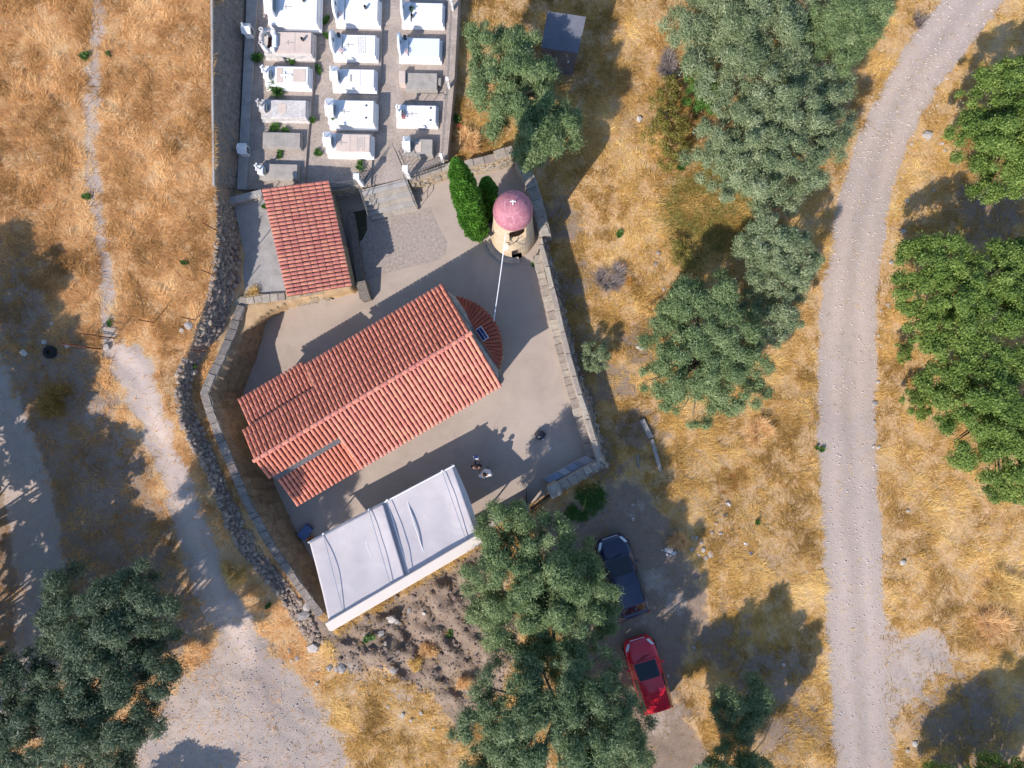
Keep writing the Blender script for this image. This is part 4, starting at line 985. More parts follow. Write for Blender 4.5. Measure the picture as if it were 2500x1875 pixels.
mb = MB(); mb.lathe((TC.x, TC.y, 4.7), [(.885 * math.cos(t), .95 * math.sin(t)) for t in np.linspace(0, math.pi / 2, 12)], seg); dm = mb.build('dome', M_dome, tw, smooth=True)
cr = MB().box((TC.x, TC.y, 5.95), (.05, .05, .6)); o = cr.build('cross_post', M_white, tw, bevel=.01); MB().box((TC.x, TC.y, 6.08), (.24, .045, .045)).build('cross_arm', M_white, o)
bm_ = MB(); bm_.lathe((TC.x, TC.y, 3.75), [(.02, .32), (.10, .30), (.14, .12), (.2, .0), (.18, -.01)], 16); bm_.build('bell', simple('bronze', (.18, .12, .05), .3, 10, .5, 0, metal=.6), tw, smooth=True)
MB().tube([TC + Vector((-.7, 0, 4.12)), TC + Vector((.7, 0, 4.12))], .03).build('bell_beam', M_rust, tw)
MB().tube([TC + Vector((.22, -.94, 3.2)), TC + Vector((.02, -1.0, 2.9)), TC + Vector((-.32, -1.0, 3.15))], .018).build('iron_bracket', M_black, tw)
MB().lathe(TC, [(1.4, -.05), (1.4, .22), (1.1, .26)], 20, math.radians(150), math.radians(285)).build('base_ledge', M_coping, tw)
fd = MB(); fd.box(TC + Vector((-1.02, -.45, 2.55)), (.2, .16, .14), .6); fd.build('floodlight', M_black, tw)
MB().tube([TC + Vector((-.9, -.4, 2.5)), TC + Vector((-1.0, -.45, 2.5))], .015).build('lamp_arm', M_black, tw)
o = MB().add([TC + Vector((-.46, -1.3, 2.62)), TC + Vector((-.2, -1.18, 2.62)), TC + Vector((-.3, -.98, 2.75)), TC + Vector((-.33, -1.15, 2.5))], [(0, 1, 2), (0, 3, 1), (1, 3, 2), (2, 3, 0)]).build('lamp_shade', M_white, tw)
# white cable from the tower to the apse
a = TC + Vector((-.32, -.90, 4.3)); b = P(1205, 785, 2.45); pts = [a.lerp(b, t) - Vector((0, 0, .35 * math.sin(math.pi * t))) for t in np.linspace(0, 1, 14)]
tag(MB().tube(pts, .022, 6).build('white_cable', M_rope), 'white cable strung from the bell tower to the apse eave', 'cable')

# ------------------------------------------------------------------ white canopy
cF0, cF1 = P(757, 1322, 1.9), P(1105, 1138, 1.9); cB0, cB1 = P(806, 1520, 3.0), P(1166, 1310, 3.0)
cp = thing('white_canopy', (cF0 + cF1 + cB0 + cB1) / 4 - Vector((0, 0, 2.4)), 'large pale fabric canopy in two overlapping panels over the yard corner', 'canopy')
def cpt(s, t, lift=0.0): return cF0.lerp(cF1, s).lerp(cB0.lerp(cB1, s), t) + Vector((0, 0, lift))
def sheet(s0, s1, lift, seed, edge_lift=None):
    def fn(i, j):
        s = s0 + (s1 - s0) * i; q = cpt(s, j, lift)
        sag = -.16 * math.sin(math.pi * j) * (.6 + .4 * math.sin(math.pi * i)) + .010 * math.sin(i * 17 + seed + j * 3) * math.sin(math.pi * j) + .004 * math.sin(j * 19 + i * 9 + seed) + .012 * math.sin((i * 2 + j) * 7 + seed)
        if edge_lift: sag += edge_lift(i, j)
        return q + Vector((0, 0, sag))
    m = MB().quadgrid(fn, 46, 30); o = m.build('fabric_panel', M_fabric, cp, smooth=True)
    md = o.modifiers.new('t', 'SOLIDIFY'); md.thickness = .012; return o
sheet(.46, 1.0, 0.0, 2, lambda i, j: .10 * sstep(.75, 1.0, i) * math.sin(math.pi * j))
sheet(0.0, .515, .10, 5, lambda i, j: .10 * sstep(.8, 1.0, i) * math.sin(math.pi * j))
# drooping skirt along the right edge and the left edge
MB().quadgrid(lambda i, j: cpt(1.0, j, -.02) + Vector((.10, -.03, 0)) * 1.1 * i * (1 + 1.2 * math.sin(math.pi * j)) + Vector((0, 0, -.14 * i + .1 * math.sin(math.pi * j) - .10 * math.sin(math.pi * j))), 4, 24).build('side_flap', M_fabric, cp, smooth=True)
d = (cB1 - cB0).normalized(); n = Vector((-d.y, d.x, 0)); n = n if n.y > 0 else -n
M = frame((cB0 + cB1) / 2, d, n)
mbox(M, (0, -.08, .14), ((cB1 - cB0).length + .25, .42, .22)).build('back_beam', M_beam, cp, bevel=.02)
mbox(M, (0, -.33, .06), ((cB1 - cB0).length + .2, .06, .16)).build('gutter', M_beam, cp)
MB().tube([cF0 + Vector((0, 0, .03)) - (cF1 - cF0).normalized() * .1, cF1 + Vector((0, 0, .03)) + (cF1 - cF0).normalized() * .1], .045, 8).build('front_bar', M_white, cp)
for s_, lf, sag in ((.10, .15, .0), (.42, .19, .0), (.545, .14, .0), (.93, .13, .0)):
    MB().tube([cpt(s_, t, lf + sag * math.sin(math.pi * t)) for t in np.linspace(-.012, .97, 12)], .017, 6).build('guide_rod', M_steel, cp)
    MB().box(cpt(s_, -.01, .10), (.09, .09, .14), .5).build('rod_clamp', M_white, cp)
for s_ in (.03, .34, .66, .97):
    p = cpt(s_, .02); MB().tube([Vector((p.x, p.y, -.05)), Vector((p.x, p.y, p.z))], .035, 8).build('post', M_white, cp)
    p = cpt(s_, .985); MB().tube([Vector((p.x, p.y, -.05)), Vector((p.x, p.y, p.z))], .045, 8).build('post', M_white, cp)
    MB().tube([cpt(s_, 0, -.05), cpt(s_, .98, -.1)], .03, 6).build('rafter', M_white, cp)

# ------------------------------------------------------------------ graves
def cross_parts(root, base, h, mat, yaw=0, w_=.06):
    R = Matrix.Rotation(yaw, 3, 'Z'); b = Vector(base)
    o = MB().box(b + Vector((0, 0, h / 2)), (w_, w_, h), yaw).build('cross', mat, root, bevel=.006)
    MB().box(b + Vector((0, 0, h * .66)), (w_ * .9, h * .62, w_), yaw).build('cross_arm', mat, o, bevel=.006)
def blob(root, name, c, r, mat, n=16, seed=1, leaf=.05):
    rr_ = random.Random(seed); m = MB()
    for k in range(n):
        d = Vector((rr_.gauss(0, 1), rr_.gauss(0, 1), abs(rr_.gauss(0, .7)))); d = d.normalized() * r * rr_.uniform(.3, 1)
        p = Vector(c) + d; a = Vector((rr_.gauss(0, 1), rr_.gauss(0, 1), rr_.gauss(0, .6))).normalized() * leaf; b = a.cross(Vector((rr_.gauss(0, 1), rr_.gauss(0, 1), 1))).normalized() * leaf
        m.add([p - a, p + b * .7, p + a, p - b * .7], [(0, 1, 2, 3)])
    return m.build(name, mat, root)
def grave(u0, u1, v0, v1, zf, label, h=.5, slab=M_marble, body=M_marble, head=None, hm=None, extras=(), plinth=True, inset=.06):
    zt = zf + h; A, B = P(u0, v1, zt), P(u1, v0, zt); cx, cy = (A.x + B.x) / 2, (A.y + B.y) / 2; L, W = B.x - A.x, B.y - A.y
    rz = math.radians(-1.2); R = Matrix.Rotation(rz, 3, 'Z'); hm = hm or body
    root = thing('grave', (cx, cy, zf), label, 'grave', 'graves in the walled cemetery')
    Q = lambda x, y, z: Vector((cx, cy, 0)) + R @ Vector((x, y, 0)) + Vector((0, 0, zf + z))
    if plinth: MB().box(Q(0, 0, h * .14), (L + .10, W + .10, h * .28), rz).build('plinth', body, root, bevel=.012)
    MB().box(Q(0, 0, h * .5 - .02), (L - .02, W - .02, h - .04), rz).build('tomb_body', body, root, bevel=.01)
    hx = -L / 2 + .5 if head else -L / 2 + .02
    MB().box(Q((hx + L / 2 - .02) / 2, 0, h - .01), (L / 2 - hx - .06, W - inset * 2, .075), rz).build('slab', slab, root, bevel=.012)
    zt_ = h + .028
    if head == 'arch':                                            # curved headstone seen end on
        m = MB(); n = 14; pts = [(-W * .46, .0)] + [(-W * .46 * math.cos(math.pi * k / n), .30 + .55 * math.sin(math.pi * k / n)) for k in range(n + 1)] + [(W * .46, .0)]
        m.add([Q(-L / 2 + .06, y, h + z - .03) for y, z in pts] + [Q(-L / 2 + .16, y, h + z - .03) for y, z in pts], [tuple(range(len(pts) - 1, -1, -1)), tuple(range(len(pts), 2 * len(pts)))] + [(i, i + 1, len(pts) + i + 1, len(pts) + i) for i in range(len(pts) - 1)])
        m.build('headstone', hm, root)
        MB().box(Q(-L / 2 + .165, 0, h + .45), (.015, .16, .2), rz).build('portrait_frame', M_photo, root)
        MB().box(Q(-L / 2 + .28, 0, h + .05), (.36, W * .9, .10), rz).build('head_block', body, root, bevel=.01)
    elif head == 'shrine':                                        # box shrine with pediment, glass front and cross
        MB().box(Q(-L / 2 + .22, 0, h + .22), (.32, W * .62, .46), rz).build('headstone', hm, root, bevel=.01)
        m = MB(); w_ = W * .36; z0 = h + .45
        m.add([Q(-L / 2 + .04, -w_, z0), Q(-L / 2 + .42, -w_, z0), Q(-L / 2 + .42, w_, z0), Q(-L / 2 + .04, w_, z0), Q(-L / 2 + .04, 0, z0 + .2), Q(-L / 2 + .42, 0, z0 + .2)], [(3, 2, 1, 0), (0, 1, 5, 4), (2, 3, 4, 5), (1, 2, 5), (3, 0, 4)]); m.build('pediment', hm, root)
        MB().box(Q(-L / 2 + .39, 0, h + .22), (.03, W * .42, .3), rz).build('glass_door', M_shadeglass, root)
        cross_parts(root, Q(-L / 2 + .2, 0, h + .62), .42, hm, rz)
    elif head == 'cross':
        MB().box(Q(-L / 2 + .16, 0, h + .12), (.28, W * .5, .26), rz).build('headstone', hm, root, bevel=.02)
        cross_parts(root, Q(-L / 2 + .14, 0, h + .22), .6, hm, rz, .075)
        MB().box(Q(-L / 2 + .33, 0, h + .08), (.12, W * .3, .2), rz).build('lamp_box', M_shadeglass, root)
    elif head == 'ring':                                          # low horseshoe surround
        m = MB(); pts = [Q(-L / 2 + .36 - .34 * math.sin(math.pi * k / 10), -W * .46 * math.cos(math.pi * k / 10), h + .12 + .25 * math.sin(math.pi * k / 10)) for k in range(11)]
        m.tube(pts, .11, 8); m.build('headstone', hm, root, smooth=True)
        for s_ in (-1, 1): 
            MB().lathe(Q(-L / 2 + .1, s_ * W * .28, h + .1), [(.09, 0), (.07, .3), (.11, .5), (.06, .5), (.05, .4)], 10).build('urn', hm, root, smooth=True)
            MB().box(Q(-L / 2 + .5, s_ * W * .36, h + .1), (.2, .2, .22), rz).build('block', M_marble, root, bevel=.01)
        MB().box(Q(-L / 2 + .36, 0, h + .0), (.3, W * .45, .03), rz).build('soil', M_rust, root)
        MB().box(Q(-L / 2 + .58, 0, h + .1), (.2, W * .5, .22), rz).build('open_book_stone', M_bluem, root, bevel=.01)
    for e in extras:
        k = e[0]
        if k == 'cross': MB().box(Q(e[1], 0, zt_ + .006), (.42, .035, .012), rz).build('engraved_cross', M_engr, root); MB().box(Q(e[1] - .08, 0, zt_ + .0065), (.035, .22, .0125), rz).build('engraved_cross_arm', M_engr, root)
        if k == 'raised':
            MB().box(Q(e[1], 0, zt_ + .03), (.55, .09, .06), rz).build('relief_cross', body, root, bevel=.008); MB().box(Q(e[1] - .1, 0, zt_ + .031), (.10, .3, .06), rz).build('relief_cross_arm', body, root, bevel=.008)
        if k == 'panel': MB().box(Q(e[1], 0, zt_ + .008), (e[2], e[3], .02), rz).build('panel', e[4], root)
        if k == 'text':
            m = MB()
            for q in range(5):
                for y in np.arange(-W * .34, W * .34, .075):
                    if rr.random() < .85: m.box(Q(e[1] + q * .09, y, zt_ + .004), (.035, .055, .006), rz)
            tag(m.build('inscription', M_engr, root), kind='stuff')
        if k == 'vase':
            MB().lathe(Q(e[1], e[2], zt_), [(.05, 0), (.075, .08), (.05, .2), (.065, .22)], 10).build('vase', M_photo, root, smooth=True)
        if k == 'flowers': blob(root, 'flower_bunch', Q(e[1], e[2], zt_ + .1), e[3], e[4], 34, int(e[1] * 99), .04)
        if k == 'lamp': MB().box(Q(e[1], e[2], zt_ + .14), (.14, .14, .28), rz).build('lamp_box', M_photo, root, bevel=.01)
        if k == 'block': MB().box(Q(e[1], e[2], e[3] / 2 - (0 if len(e) < 6 else 0)), e[4], rz).build('loose_block', M_gconc, root, bevel=.02)
        if k == 'rings':
            for y in (-.3, .3): MB().lathe(Q(e[1], y, zt_), [(.03, 0), (.05, .02), (.05, .03), (.02, .03)], 10).build('lifting_ring', M_photo, root)
        if k == 'joint':
            for x in e[1]: MB().box(Q(x, 0, zt_ + .003), (.015, W - inset * 2 - .04, .008), rz).build('joint', M_engr, root)
    return root
ZA, ZB, ZC = 1.25, 1.12, 1.0
grave(654, 776, -24, 60, ZA, 'big white marble grave with box shrine, topmost left column', .62, head='shrine', extras=(('cross', -.25), ('vase', .55, .28)))
grave(644, 762, 76, 134, ZA, 'weathered grave with mosaic slab and horseshoe surround', .5, slab=M_beigem, body=M_oldmarble, head='ring', extras=(('vase', .75, .12), ('cross', .1), ('joint', (.35,))))
grave(646, 754, 160, 210, ZA, 'white framed grave with beige panels and raised cross', .45, head='cross', extras=(('raised', .0), ('panel', .62, .62, .62, M_beigem), ('panel', -.33, .3, .72, M_beigem)))
grave(636, 749, 242, 290, ZA, 'stained grey grave with small cross and pale plaque', .42, slab=M_oldmarble, body=M_oldmarble, head='cross', extras=(('panel', -.05, .36, .5, M_beigem),))
grave(640, 735, 321, 363, ZA, 'plain concrete grave in three sections without headstone', .3, slab=M_gconc, body=M_gconc, plinth=False, extras=(('joint', (-.3, .3)),))
grave(632, 728, 398, 440, ZA, 'plain concrete grave with white cross touching the store room roof', .3, slab=M_gconc, body=M_gconc, head='cross', hm=M_marble, plinth=False)
grave(818, 924, -6, 54, ZB, 'white marble grave with curved headstone and dark vase, top of middle column', .5, head='arch', extras=(('vase', .45, .05), ('flowers', -.78, -.3, .12, M_flower)))
grave(812, 918, 83, 138, ZB, 'white marble grave with lettered slab, cross and pink flowers', .5, head='arch', extras=(('cross', -.2), ('text', .2), ('lamp', -.72, .38), ('flowers', -.62, -.36, .15, M_flower)))
grave(811, 915, 167, 216, ZB, 'white marble grave with small gabled shrine and no flowers', .45, head='shrine', extras=(('panel', -.12, .1, .34, M_engr), ('joint', (.35,))))
grave(800, 914, 243, 303, ZB, 'tall white marble grave with bulky shrine and bare pinkish slab', .7, head='shrine', extras=(('cross', -.25), ('rings', .75), ('flowers', -.85, -.4, .1, M_leafpot)))
grave(795, 905, 325, 374, ZB, 'white and pinkish marble grave nearest the steps in the middle column', .7, slab=M_beigem, head='shrine', extras=(('cross', -.25), ('joint', (.1,)), ('text', .45)))
grave(981, 1082, 5, 58, ZC, 'white marble grave with dark flower pots, topmost right column', .45, head='arch', extras=(('vase', -.55, .12), ('vase', -.5, -.25), ('flowers', -.5, .1, .14, M_leafpot)))
grave(974, 1075, 91, 142, ZC, 'pale blue marble grave with curved headstone', .5, slab=M_bluem, head='arch', hm=M_bluem, extras=(('lamp', -.7, .38), ('flowers', -.6, -.3, .14, M_flower)))
grave(990, 1069, 176, 222, ZC, 'bare concrete grave with separate pale block at its head', .32, slab=M_gconc, body=M_gconc, plinth=False)
p = P(982, 188, 1.5); tag(MB().box((p.x, p.y, 1.25), (.30, .62, .5), 0).build('stone_block', M_beigem, bevel=.015), 'pale upright block beside the bare concrete grave', 'block')
p = P(1074, 200, 1.2); tag(MB().box((p.x, p.y, 1.14), (.14, .36, .28), -.1).build('stone_block', M_gconc, bevel=.02), 'small grey stone at the foot of the bare concrete grave', 'block')
grave(968, 1066, 255, 303, ZC, 'white marble grave with iron rail, cross headstone and red flowers', .45, head='cross', extras=(('cross', -.15), ('rings', .7), ('flowers', -.6, -.2, .16, M_redflower)))
grave(985, 1058, 337, 380, ZC, 'small grey concrete grave with white shrine behind the open gate leaf', .4, slab=M_gconc, body=M_gconc, head='shrine', hm=M_marble, plinth=False, extras=(('panel', .0, .3, .5, M_beigem),))
root = thing('iron_rail', P(1000, 250, ZC), 'short black iron rail behind the grave with red flowers', 'rail')
a, b = P(990, 246, ZC + .8), P(1062, 248, ZC + .8)
MB().tube([a, b], .02).build('top_rail', M_black, root)
for t in (0, .33, .66, 1): q = a.lerp(b, t); MB().tube([Vector((q.x, q.y, ZC)), q], .016).build('post', M_black, root)
def shrine_box(u, v, label):
    p = P(u, v, 1.38); root = thing('white_shrine', p, label, 'shrine', 'small white shrines on the ledge')
    MB().box((p.x, p.y, 1.38 + .25), (.36, .44, .5), -.03).build('box', M_white, root, bevel=.01)
    m = MB(); x0, x1, y0, y1, z = p.x - .22, p.x + .22, p.y - .26, p.y + .26, 1.88
    m.add([(x0, y0, z), (x1, y0, z), (x1, y1, z), (x0, y1, z), (x0, p.y, z + .16), (x1, p.y, z + .16)], [(3, 2, 1, 0), (0, 1, 5, 4), (2, 3, 4, 5), (1, 2, 5), (3, 0, 4)]); m.build('roof', M_white, root)
    MB().box((p.x + .18, p.y, 1.63), (.03, .28, .3)).build('glass_door', M_shadeglass, root)
    cross_parts(root, (p.x - .05, p.y, 2.01), .3, M_white, 0, .045)
shrine_box(612, 84, 'small white shrine on the ledge, the upper of two'); shrine_box(602, 372, 'small white shrine on the ledge, the lower of two')

# ------------------------------------------------------------------ trees
def unit(r, n):
    d = r.normal(size=(n, 3)); return d / np.linalg.norm(d, axis=1)[:, None]
def crown(name, lobes, mat, parent, seed, dens=1500, leaf=(.13, .042), clump=(.26, .50), flat=.85, low=-.25, spray=.6):
    """lobes: (centre, rx, ry, rz). Leaves sit in sprays on clumps spread over the lobes, in one mesh."""
    r = np.random.default_rng(seed); V_ = []; T_ = []
    for c, rx, ry, rz in lobes:
        area = math.pi * rx * ry; n = int(area * dens); ncl = max(6, int(area * .62 / (.5 * (clump[0] + clump[1])) ** 2))
        d = unit(r, ncl * 4); d = d[d[:, 2] > low][:ncl]
        k_ = r.uniform(.12, 1.0, len(d))[:, None] ** .38
        cc = np.array(c) + d * np.array([rx, ry, rz]) * k_ * (1 + .09 * r.normal(size=(len(d), 1)))
        cr = r.uniform(clump[0], clump[1], len(d)); ctint = r.normal(0, .10, len(d))
        w = cr ** 2; ci = r.choice(len(d), n, p=w / w.sum())
        out = d[ci] + np.array([0, 0, .3]); e = unit(r, n) + out * .55; e /= np.linalg.norm(e, axis=1)[:, None]
        rad = np.where(r.random(n) < .82, r.uniform(.1, 1.0, n) ** .6, r.uniform(.8, 1.4, n))
        p = cc[ci] + e * (cr[ci] * rad)[:, None] * np.array([1, 1, flat])
        ax = e * spray * .7 + unit(r, n) * .8; ax /= np.linalg.norm(ax, axis=1)[:, None]
        nn_ = e + unit(r, n) * .45 + np.array([0, 0, .45]); sd = np.cross(ax, nn_); sd /= np.linalg.norm(sd, axis=1)[:, None] + 1e-9
        L = leaf[0] * r.uniform(.7, 1.35, n)[:, None]; W = leaf[1] * r.uniform(.7, 1.3, n)[:, None]
        V_.append(np.stack([p - ax * L * .5 + sd * W * .5, p - ax * L * .5 - sd * W * .5, p + ax * L * .5], 1).reshape(-1, 3))
        T_.append(np.repeat(np.clip(r.normal(.48, .2, n) + ctint[ci], 0, 1), 3))
    v = np.concatenate(V_); t = np.concatenate(T_); n = len(v) // 3
    o = bpy.data.objects.new(name, fast_mesh(name, v - np.array(ORG[parent.name]), np.arange(3 * n).reshape(-1, 3), mat, {'tint': t})); link(o); o.parent = parent
    ORG[o.name] = ORG[parent.name]; return n
NL = 0
def tree(name, u, v, lobes, label, mat=L_olive, seed=1, group=None, trunk_r=.16, dens=1950, leaf=(.125, .040), clump=(.26, .50), zc=2.6, cat='tree', ground_z=None, spray=.6, extra=0):
    """u, v: trunk foot in the photo. lobes: (u, v, radius px, z centre, height ratio) as seen in the photo."""
    global NL
    foot = G(u, v) if ground_z is None else P(u, v, ground_z); root = thing(name, foot, label, cat, group)
    L = []
    for lb in lobes:
        uu, vv, rp, zz = lb[:4]; asp = lb[4] if len(lb) > 4 else 1.0; hr = lb[5] if len(lb) > 5 else .62
        k = (HC - (foot.z + zz)) / F; c = P(uu, vv, foot.z + zz); R = rp * k * 1.0
        L.append((c, R * asp, R / asp, R * hr))
    NL += crown('crown', L, mat, root, seed, dens, leaf, clump, spray=spray)
    r = random.Random(seed); m = MB(); fork = Vector((foot.x + r.uniform(-.1, .1), foot.y + r.uniform(-.1, .1), foot.z + max(.5, min(l[0].z for l in L) - foot.z - .9) * .6))
    m.tube([foot - Vector((0, 0, .15)), foot.lerp(fork, .5) + Vector((r.uniform(-.06, .06), r.uniform(-.06, .06), 0)), fork], [trunk_r * 1.35, trunk_r, trunk_r * .9], 9); m.build('trunk', M_bark, root, smooth=True)
    for (c, a, b, h) in L:
        for q in range(4):
            t = r.uniform(0, 6.28); tip = Vector(c) + Vector((math.cos(t) * a * .7, math.sin(t) * b * .7, r.uniform(-.1, .55) * h)); mid = fork.lerp(tip, .5) + Vector((r.uniform(-.2, .2), r.uniform(-.2, .2), -.15))
            MB().tube([fork - Vector((0, 0, .08)), mid, tip], [trunk_r * .55, trunk_r * .35, trunk_r * .1], 6).build('limb', M_bark, root, smooth=True)
    return root
tree('olive_tree', 1265, 250, [(1215, 130, 75, 3.2), (1270, 110, 48, 3.2), (1205, 220, 70, 3.0), (1275, 225, 80, 3.7), (1240, 175, 62, 3.6), (1300, 175, 44, 3.2), (1250, 275, 60, 3.4), (1320, 330, 50, 3.0), (1330, 245, 46, 2.8), (1270, 310, 72, 3.2), (1340, 300, 58, 2.9), (1310, 365, 58, 2.4), (1375, 310, 46, 2.2)], 'silvery olive tree in front of the grey shed', L_oliveg, 31)
tree('olive_tree', 1790, 130, [(1720, 70, 95, 3.6), (1800, 40, 110, 4.2), (1760, 150, 95, 4.0), (1870, 60, 85, 3.6), (1905, 130, 62, 3.2), (1830, 180, 80, 3.8), (1690, 20, 70, 3.2), (1880, -40, 90, 3.5)], 'tall silver olive tree at the top, left of the road bend', L_olive, 32, dens=1500)
tree('olive_tree', 1870, 340, [(1800, 330, 100, 3.6), (1900, 270, 90, 4.0), (1990, 280, 72, 3.0), (1860, 400, 110, 4.0), (1960, 370, 95, 3.6), (1770, 400, 80, 2.8), (1900, 460, 70, 2.6), (2020, 230, 50, 2.6), (1950, 220, 70, 3.3)], 'broad silver olive tree with a bare fork showing, beside the road', L_olive, 33)
tree('olive_tree', 2050, 80, [(2010, 30, 80, 3.2), (2080, 60, 78, 3.2), (2040, 115, 66, 3.0), (2110, 0, 72, 3.0), (1985, 85, 55, 2.8)], 'green rounded olive tree nearest the road at the top', L_oliveg, 34)
tree('olive_tree', 1880, 640, [(1875, 560, 42, 3.6), (1850, 600, 44, 3.4), (1905, 610, 58, 3.8), (1950, 620, 44, 3.2), (1880, 655, 56, 3.2), (1955, 660, 40, 2.4), (1830, 620, 36, 2.6), (1925, 690, 46, 1.8)], 'bright small olive tree with feathery shoots beside the road', L_olive, 35, clump=(.22, .42), trunk_r=.1)
tree('olive_tree', 1720, 880, [(1680, 740, 62, 3.2), (1745, 720, 52, 3.4), (1720, 800, 70, 3.6), (1640, 830, 62, 2.8), (1800, 830, 70, 3.4), (1700, 890, 84, 3.6), (1620, 930, 60, 2.4), (1790, 920, 76, 3.0), (1700, 985, 60, 2.2), (1840, 900, 46, 2.4), (1640, 780, 50, 2.8)], 'big grey green olive tree between the yard wall and the road', L_oliveg, 36)
tree('olive_tree', 1900, 790, [(1905, 750, 42, 2.8), (1890, 800, 44, 2.6), (1925, 790, 34, 2.4), (1845, 745, 46, 2.2)], 'slim pale olive tree tucked against the bigger olive by the road', L_olive, 37, clump=(.22, .4), trunk_r=.09)
tree('olive_tree', 1452, 875, [(1450, 868, 33, 1.0), (1440, 882, 22, .8), (1464, 880, 24, .8)], 'tiny round olive bush just outside the yard wall', L_olive, 38, clump=(.14, .26), trunk_r=.05, leaf=(.10, .035), dens=2200)
tree('olive_tree', 1340, 1450, [(1250, 1310, 84, 3.6), (1335, 1340, 80, 3.8), (1400, 1362, 64, 3.4), (1230, 1420, 90, 3.8), (1330, 1440, 105, 4.6), (1410, 1450, 82, 3.8), (1270, 1530, 90, 3.8), (1380, 1540, 90, 4.0), (1478, 1505, 50, 3.0), (1185, 1480, 55, 3.0), (1215, 1280, 50, 3.2), (1320, 1600, 60, 3.4)], 'large olive tree overhanging the canopy and the dark car', L_oliveg, 39, trunk_r=.22)
tree('olive_tree', 1360, 1720, [(1535, 1775, 48, 2.6, 1, .8), (1525, 1845, 58, 3.2, 1, .8), (1470, 1750, 62, 2.8, 1, .8), (1505, 1800, 52, 2.4, 1, .8), (1450, 1830, 66, 2.8, 1, .8), (1420, 1700, 60, 2.6, 1, .8), (1250, 1700, 84, 5.2), (1350, 1670, 84, 5.4), (1440, 1650, 74, 5.0), (1190, 1800, 84, 5.4), (1300, 1790, 100, 6.0), (1420, 1770, 100, 5.8), (1480, 1720, 66, 5.0), (1230, 1880, 90, 5.4), (1380, 1880, 95, 5.6), (1490, 1840, 76, 5.0), (1530, 1790, 46, 4.4)], 'large dark olive tree beside the red car at the bottom', L_dark, 40, trunk_r=.22)
tree('olive_tree', 300, 1520, [(190, 1480, 85, 5.1), (280, 1460, 90, 5.5), (370, 1460, 80, 5.1), (240, 1560, 90, 5.5), (400, 1520, 50, 4.5), (160, 1540, 60, 4.7)], 'dark spreading olive tree left of the gravel clearing, the upper one', L_vignette, 41)
tree('olive_tree', 230, 1720, [(340, 1640, 84, 5.3), (250, 1660, 90, 5.7), (150, 1640, 84, 5.1), (60, 1650, 84, 5.1), (310, 1740, 84, 5.3), (200, 1760, 100, 5.7), (90, 1780, 100, 5.3), (280, 1830, 76, 4.7), (180, 1860, 80, 4.5), (0, 1740, 90, 4.9), (370, 1600, 50, 4.9), (-10, 1850, 90, 4.7)], 'large dark olive tree filling the lower left corner', L_vignette, 42, trunk_r=.22)
tree('olive_tree', 1815, 1720, [(1800, 1690, 44, 2.6), (1840, 1720, 42, 2.6), (1780, 1740, 42, 2.3), (1820, 1770, 46, 2.3), (1768, 1702, 32, 2.0), (1815, 1725, 44, 1.8)], 'small green olive tree left of the road near the bottom', L_dark, 43, trunk_r=.09)
tree('olive_tree', 1800, 1890, [(1790, 1870, 52, 2.2), (1840, 1890, 42, 2.0), (1750, 1890, 40, 1.9)], 'small green olive tree cut by the bottom edge', L_oliveg, 44, trunk_r=.09)
BL_ = dict(leaf=(.105, .065), clump=(.24, .48), dens=1700, spray=.4)
tree('carob_tree', 2450, 330, [(2400, 260, 62, 3.4), (2470, 220, 71, 3.8), (2380, 340, 60, 3.2), (2460, 320, 76, 4.2), (2520, 400, 76, 3.8), (2440, 420, 62, 3.2), (2380, 420, 39, 2.6), (2520, 180, 67, 3.2), (2540, 290, 76, 3.8)], 'leafy green tree at the right edge, upper one', L_broad, 45, **BL_)
tree('carob_tree', 2340, 720, [(2230, 640, 52, 3.2), (2320, 650, 71, 3.8), (2420, 660, 71, 3.8), (2230, 720, 55, 3.2), (2330, 740, 76, 4.0), (2440, 750, 71, 3.8), (2240, 800, 47, 2.8), (2490, 640, 59, 3.4), (2300, 800, 50, 3.2), (2530, 730, 76, 3.6)], 'leafy dark green tree leaning towards the road', L_broad, 46, **BL_)
tree('carob_tree', 2420, 1000, [(2330, 880, 64, 3.6), (2430, 870, 76, 4.0), (2500, 930, 71, 3.6), (2320, 970, 60, 3.4), (2410, 980, 81, 4.2), (2500, 1040, 71, 3.8), (2370, 1070, 67, 3.4), (2460, 1110, 71, 3.4), (2500, 1180, 59, 2.8), (2290, 930, 42, 3.0), (2430, 1190, 34, 2.2), (2560, 1080, 76, 3.4)], 'largest leafy green tree in the middle of the right edge', L_broad, 47, **BL_)
tree('small_bush', 2196, 862, [(2196, 862, 24, .7)], 'small round green bush by the right road verge, the upper one', L_broad, 48, leaf=(.09, .06), clump=(.14, .26), dens=1500, trunk_r=.04, cat='bush')
tree('small_bush', 2236, 985, [(2232, 975, 28, .9), (2240, 995, 26, .8)], 'small round green bush by the right road verge, the lower one', L_broad, 49, leaf=(.09, .06), clump=(.14, .28), dens=1500, trunk_r=.04, cat='bush')
tree('carob_tree', 2390, 2010, [(2300, 1935, 50, 1.8, 1, 1.0), (2390, 1950, 90, 2.6, 1, 1.1), (2480, 1940, 90, 2.8, 1, 1.1), (2420, 2030, 110, 3.0, 1, 1.1), (2540, 2000, 110, 3.0, 1, 1.1), (2310, 2020, 80, 2.4, 1, 1.1)], 'dark leafy tree mostly below the lower right corner, its shadow in view', L_broad, 50, **BL_)
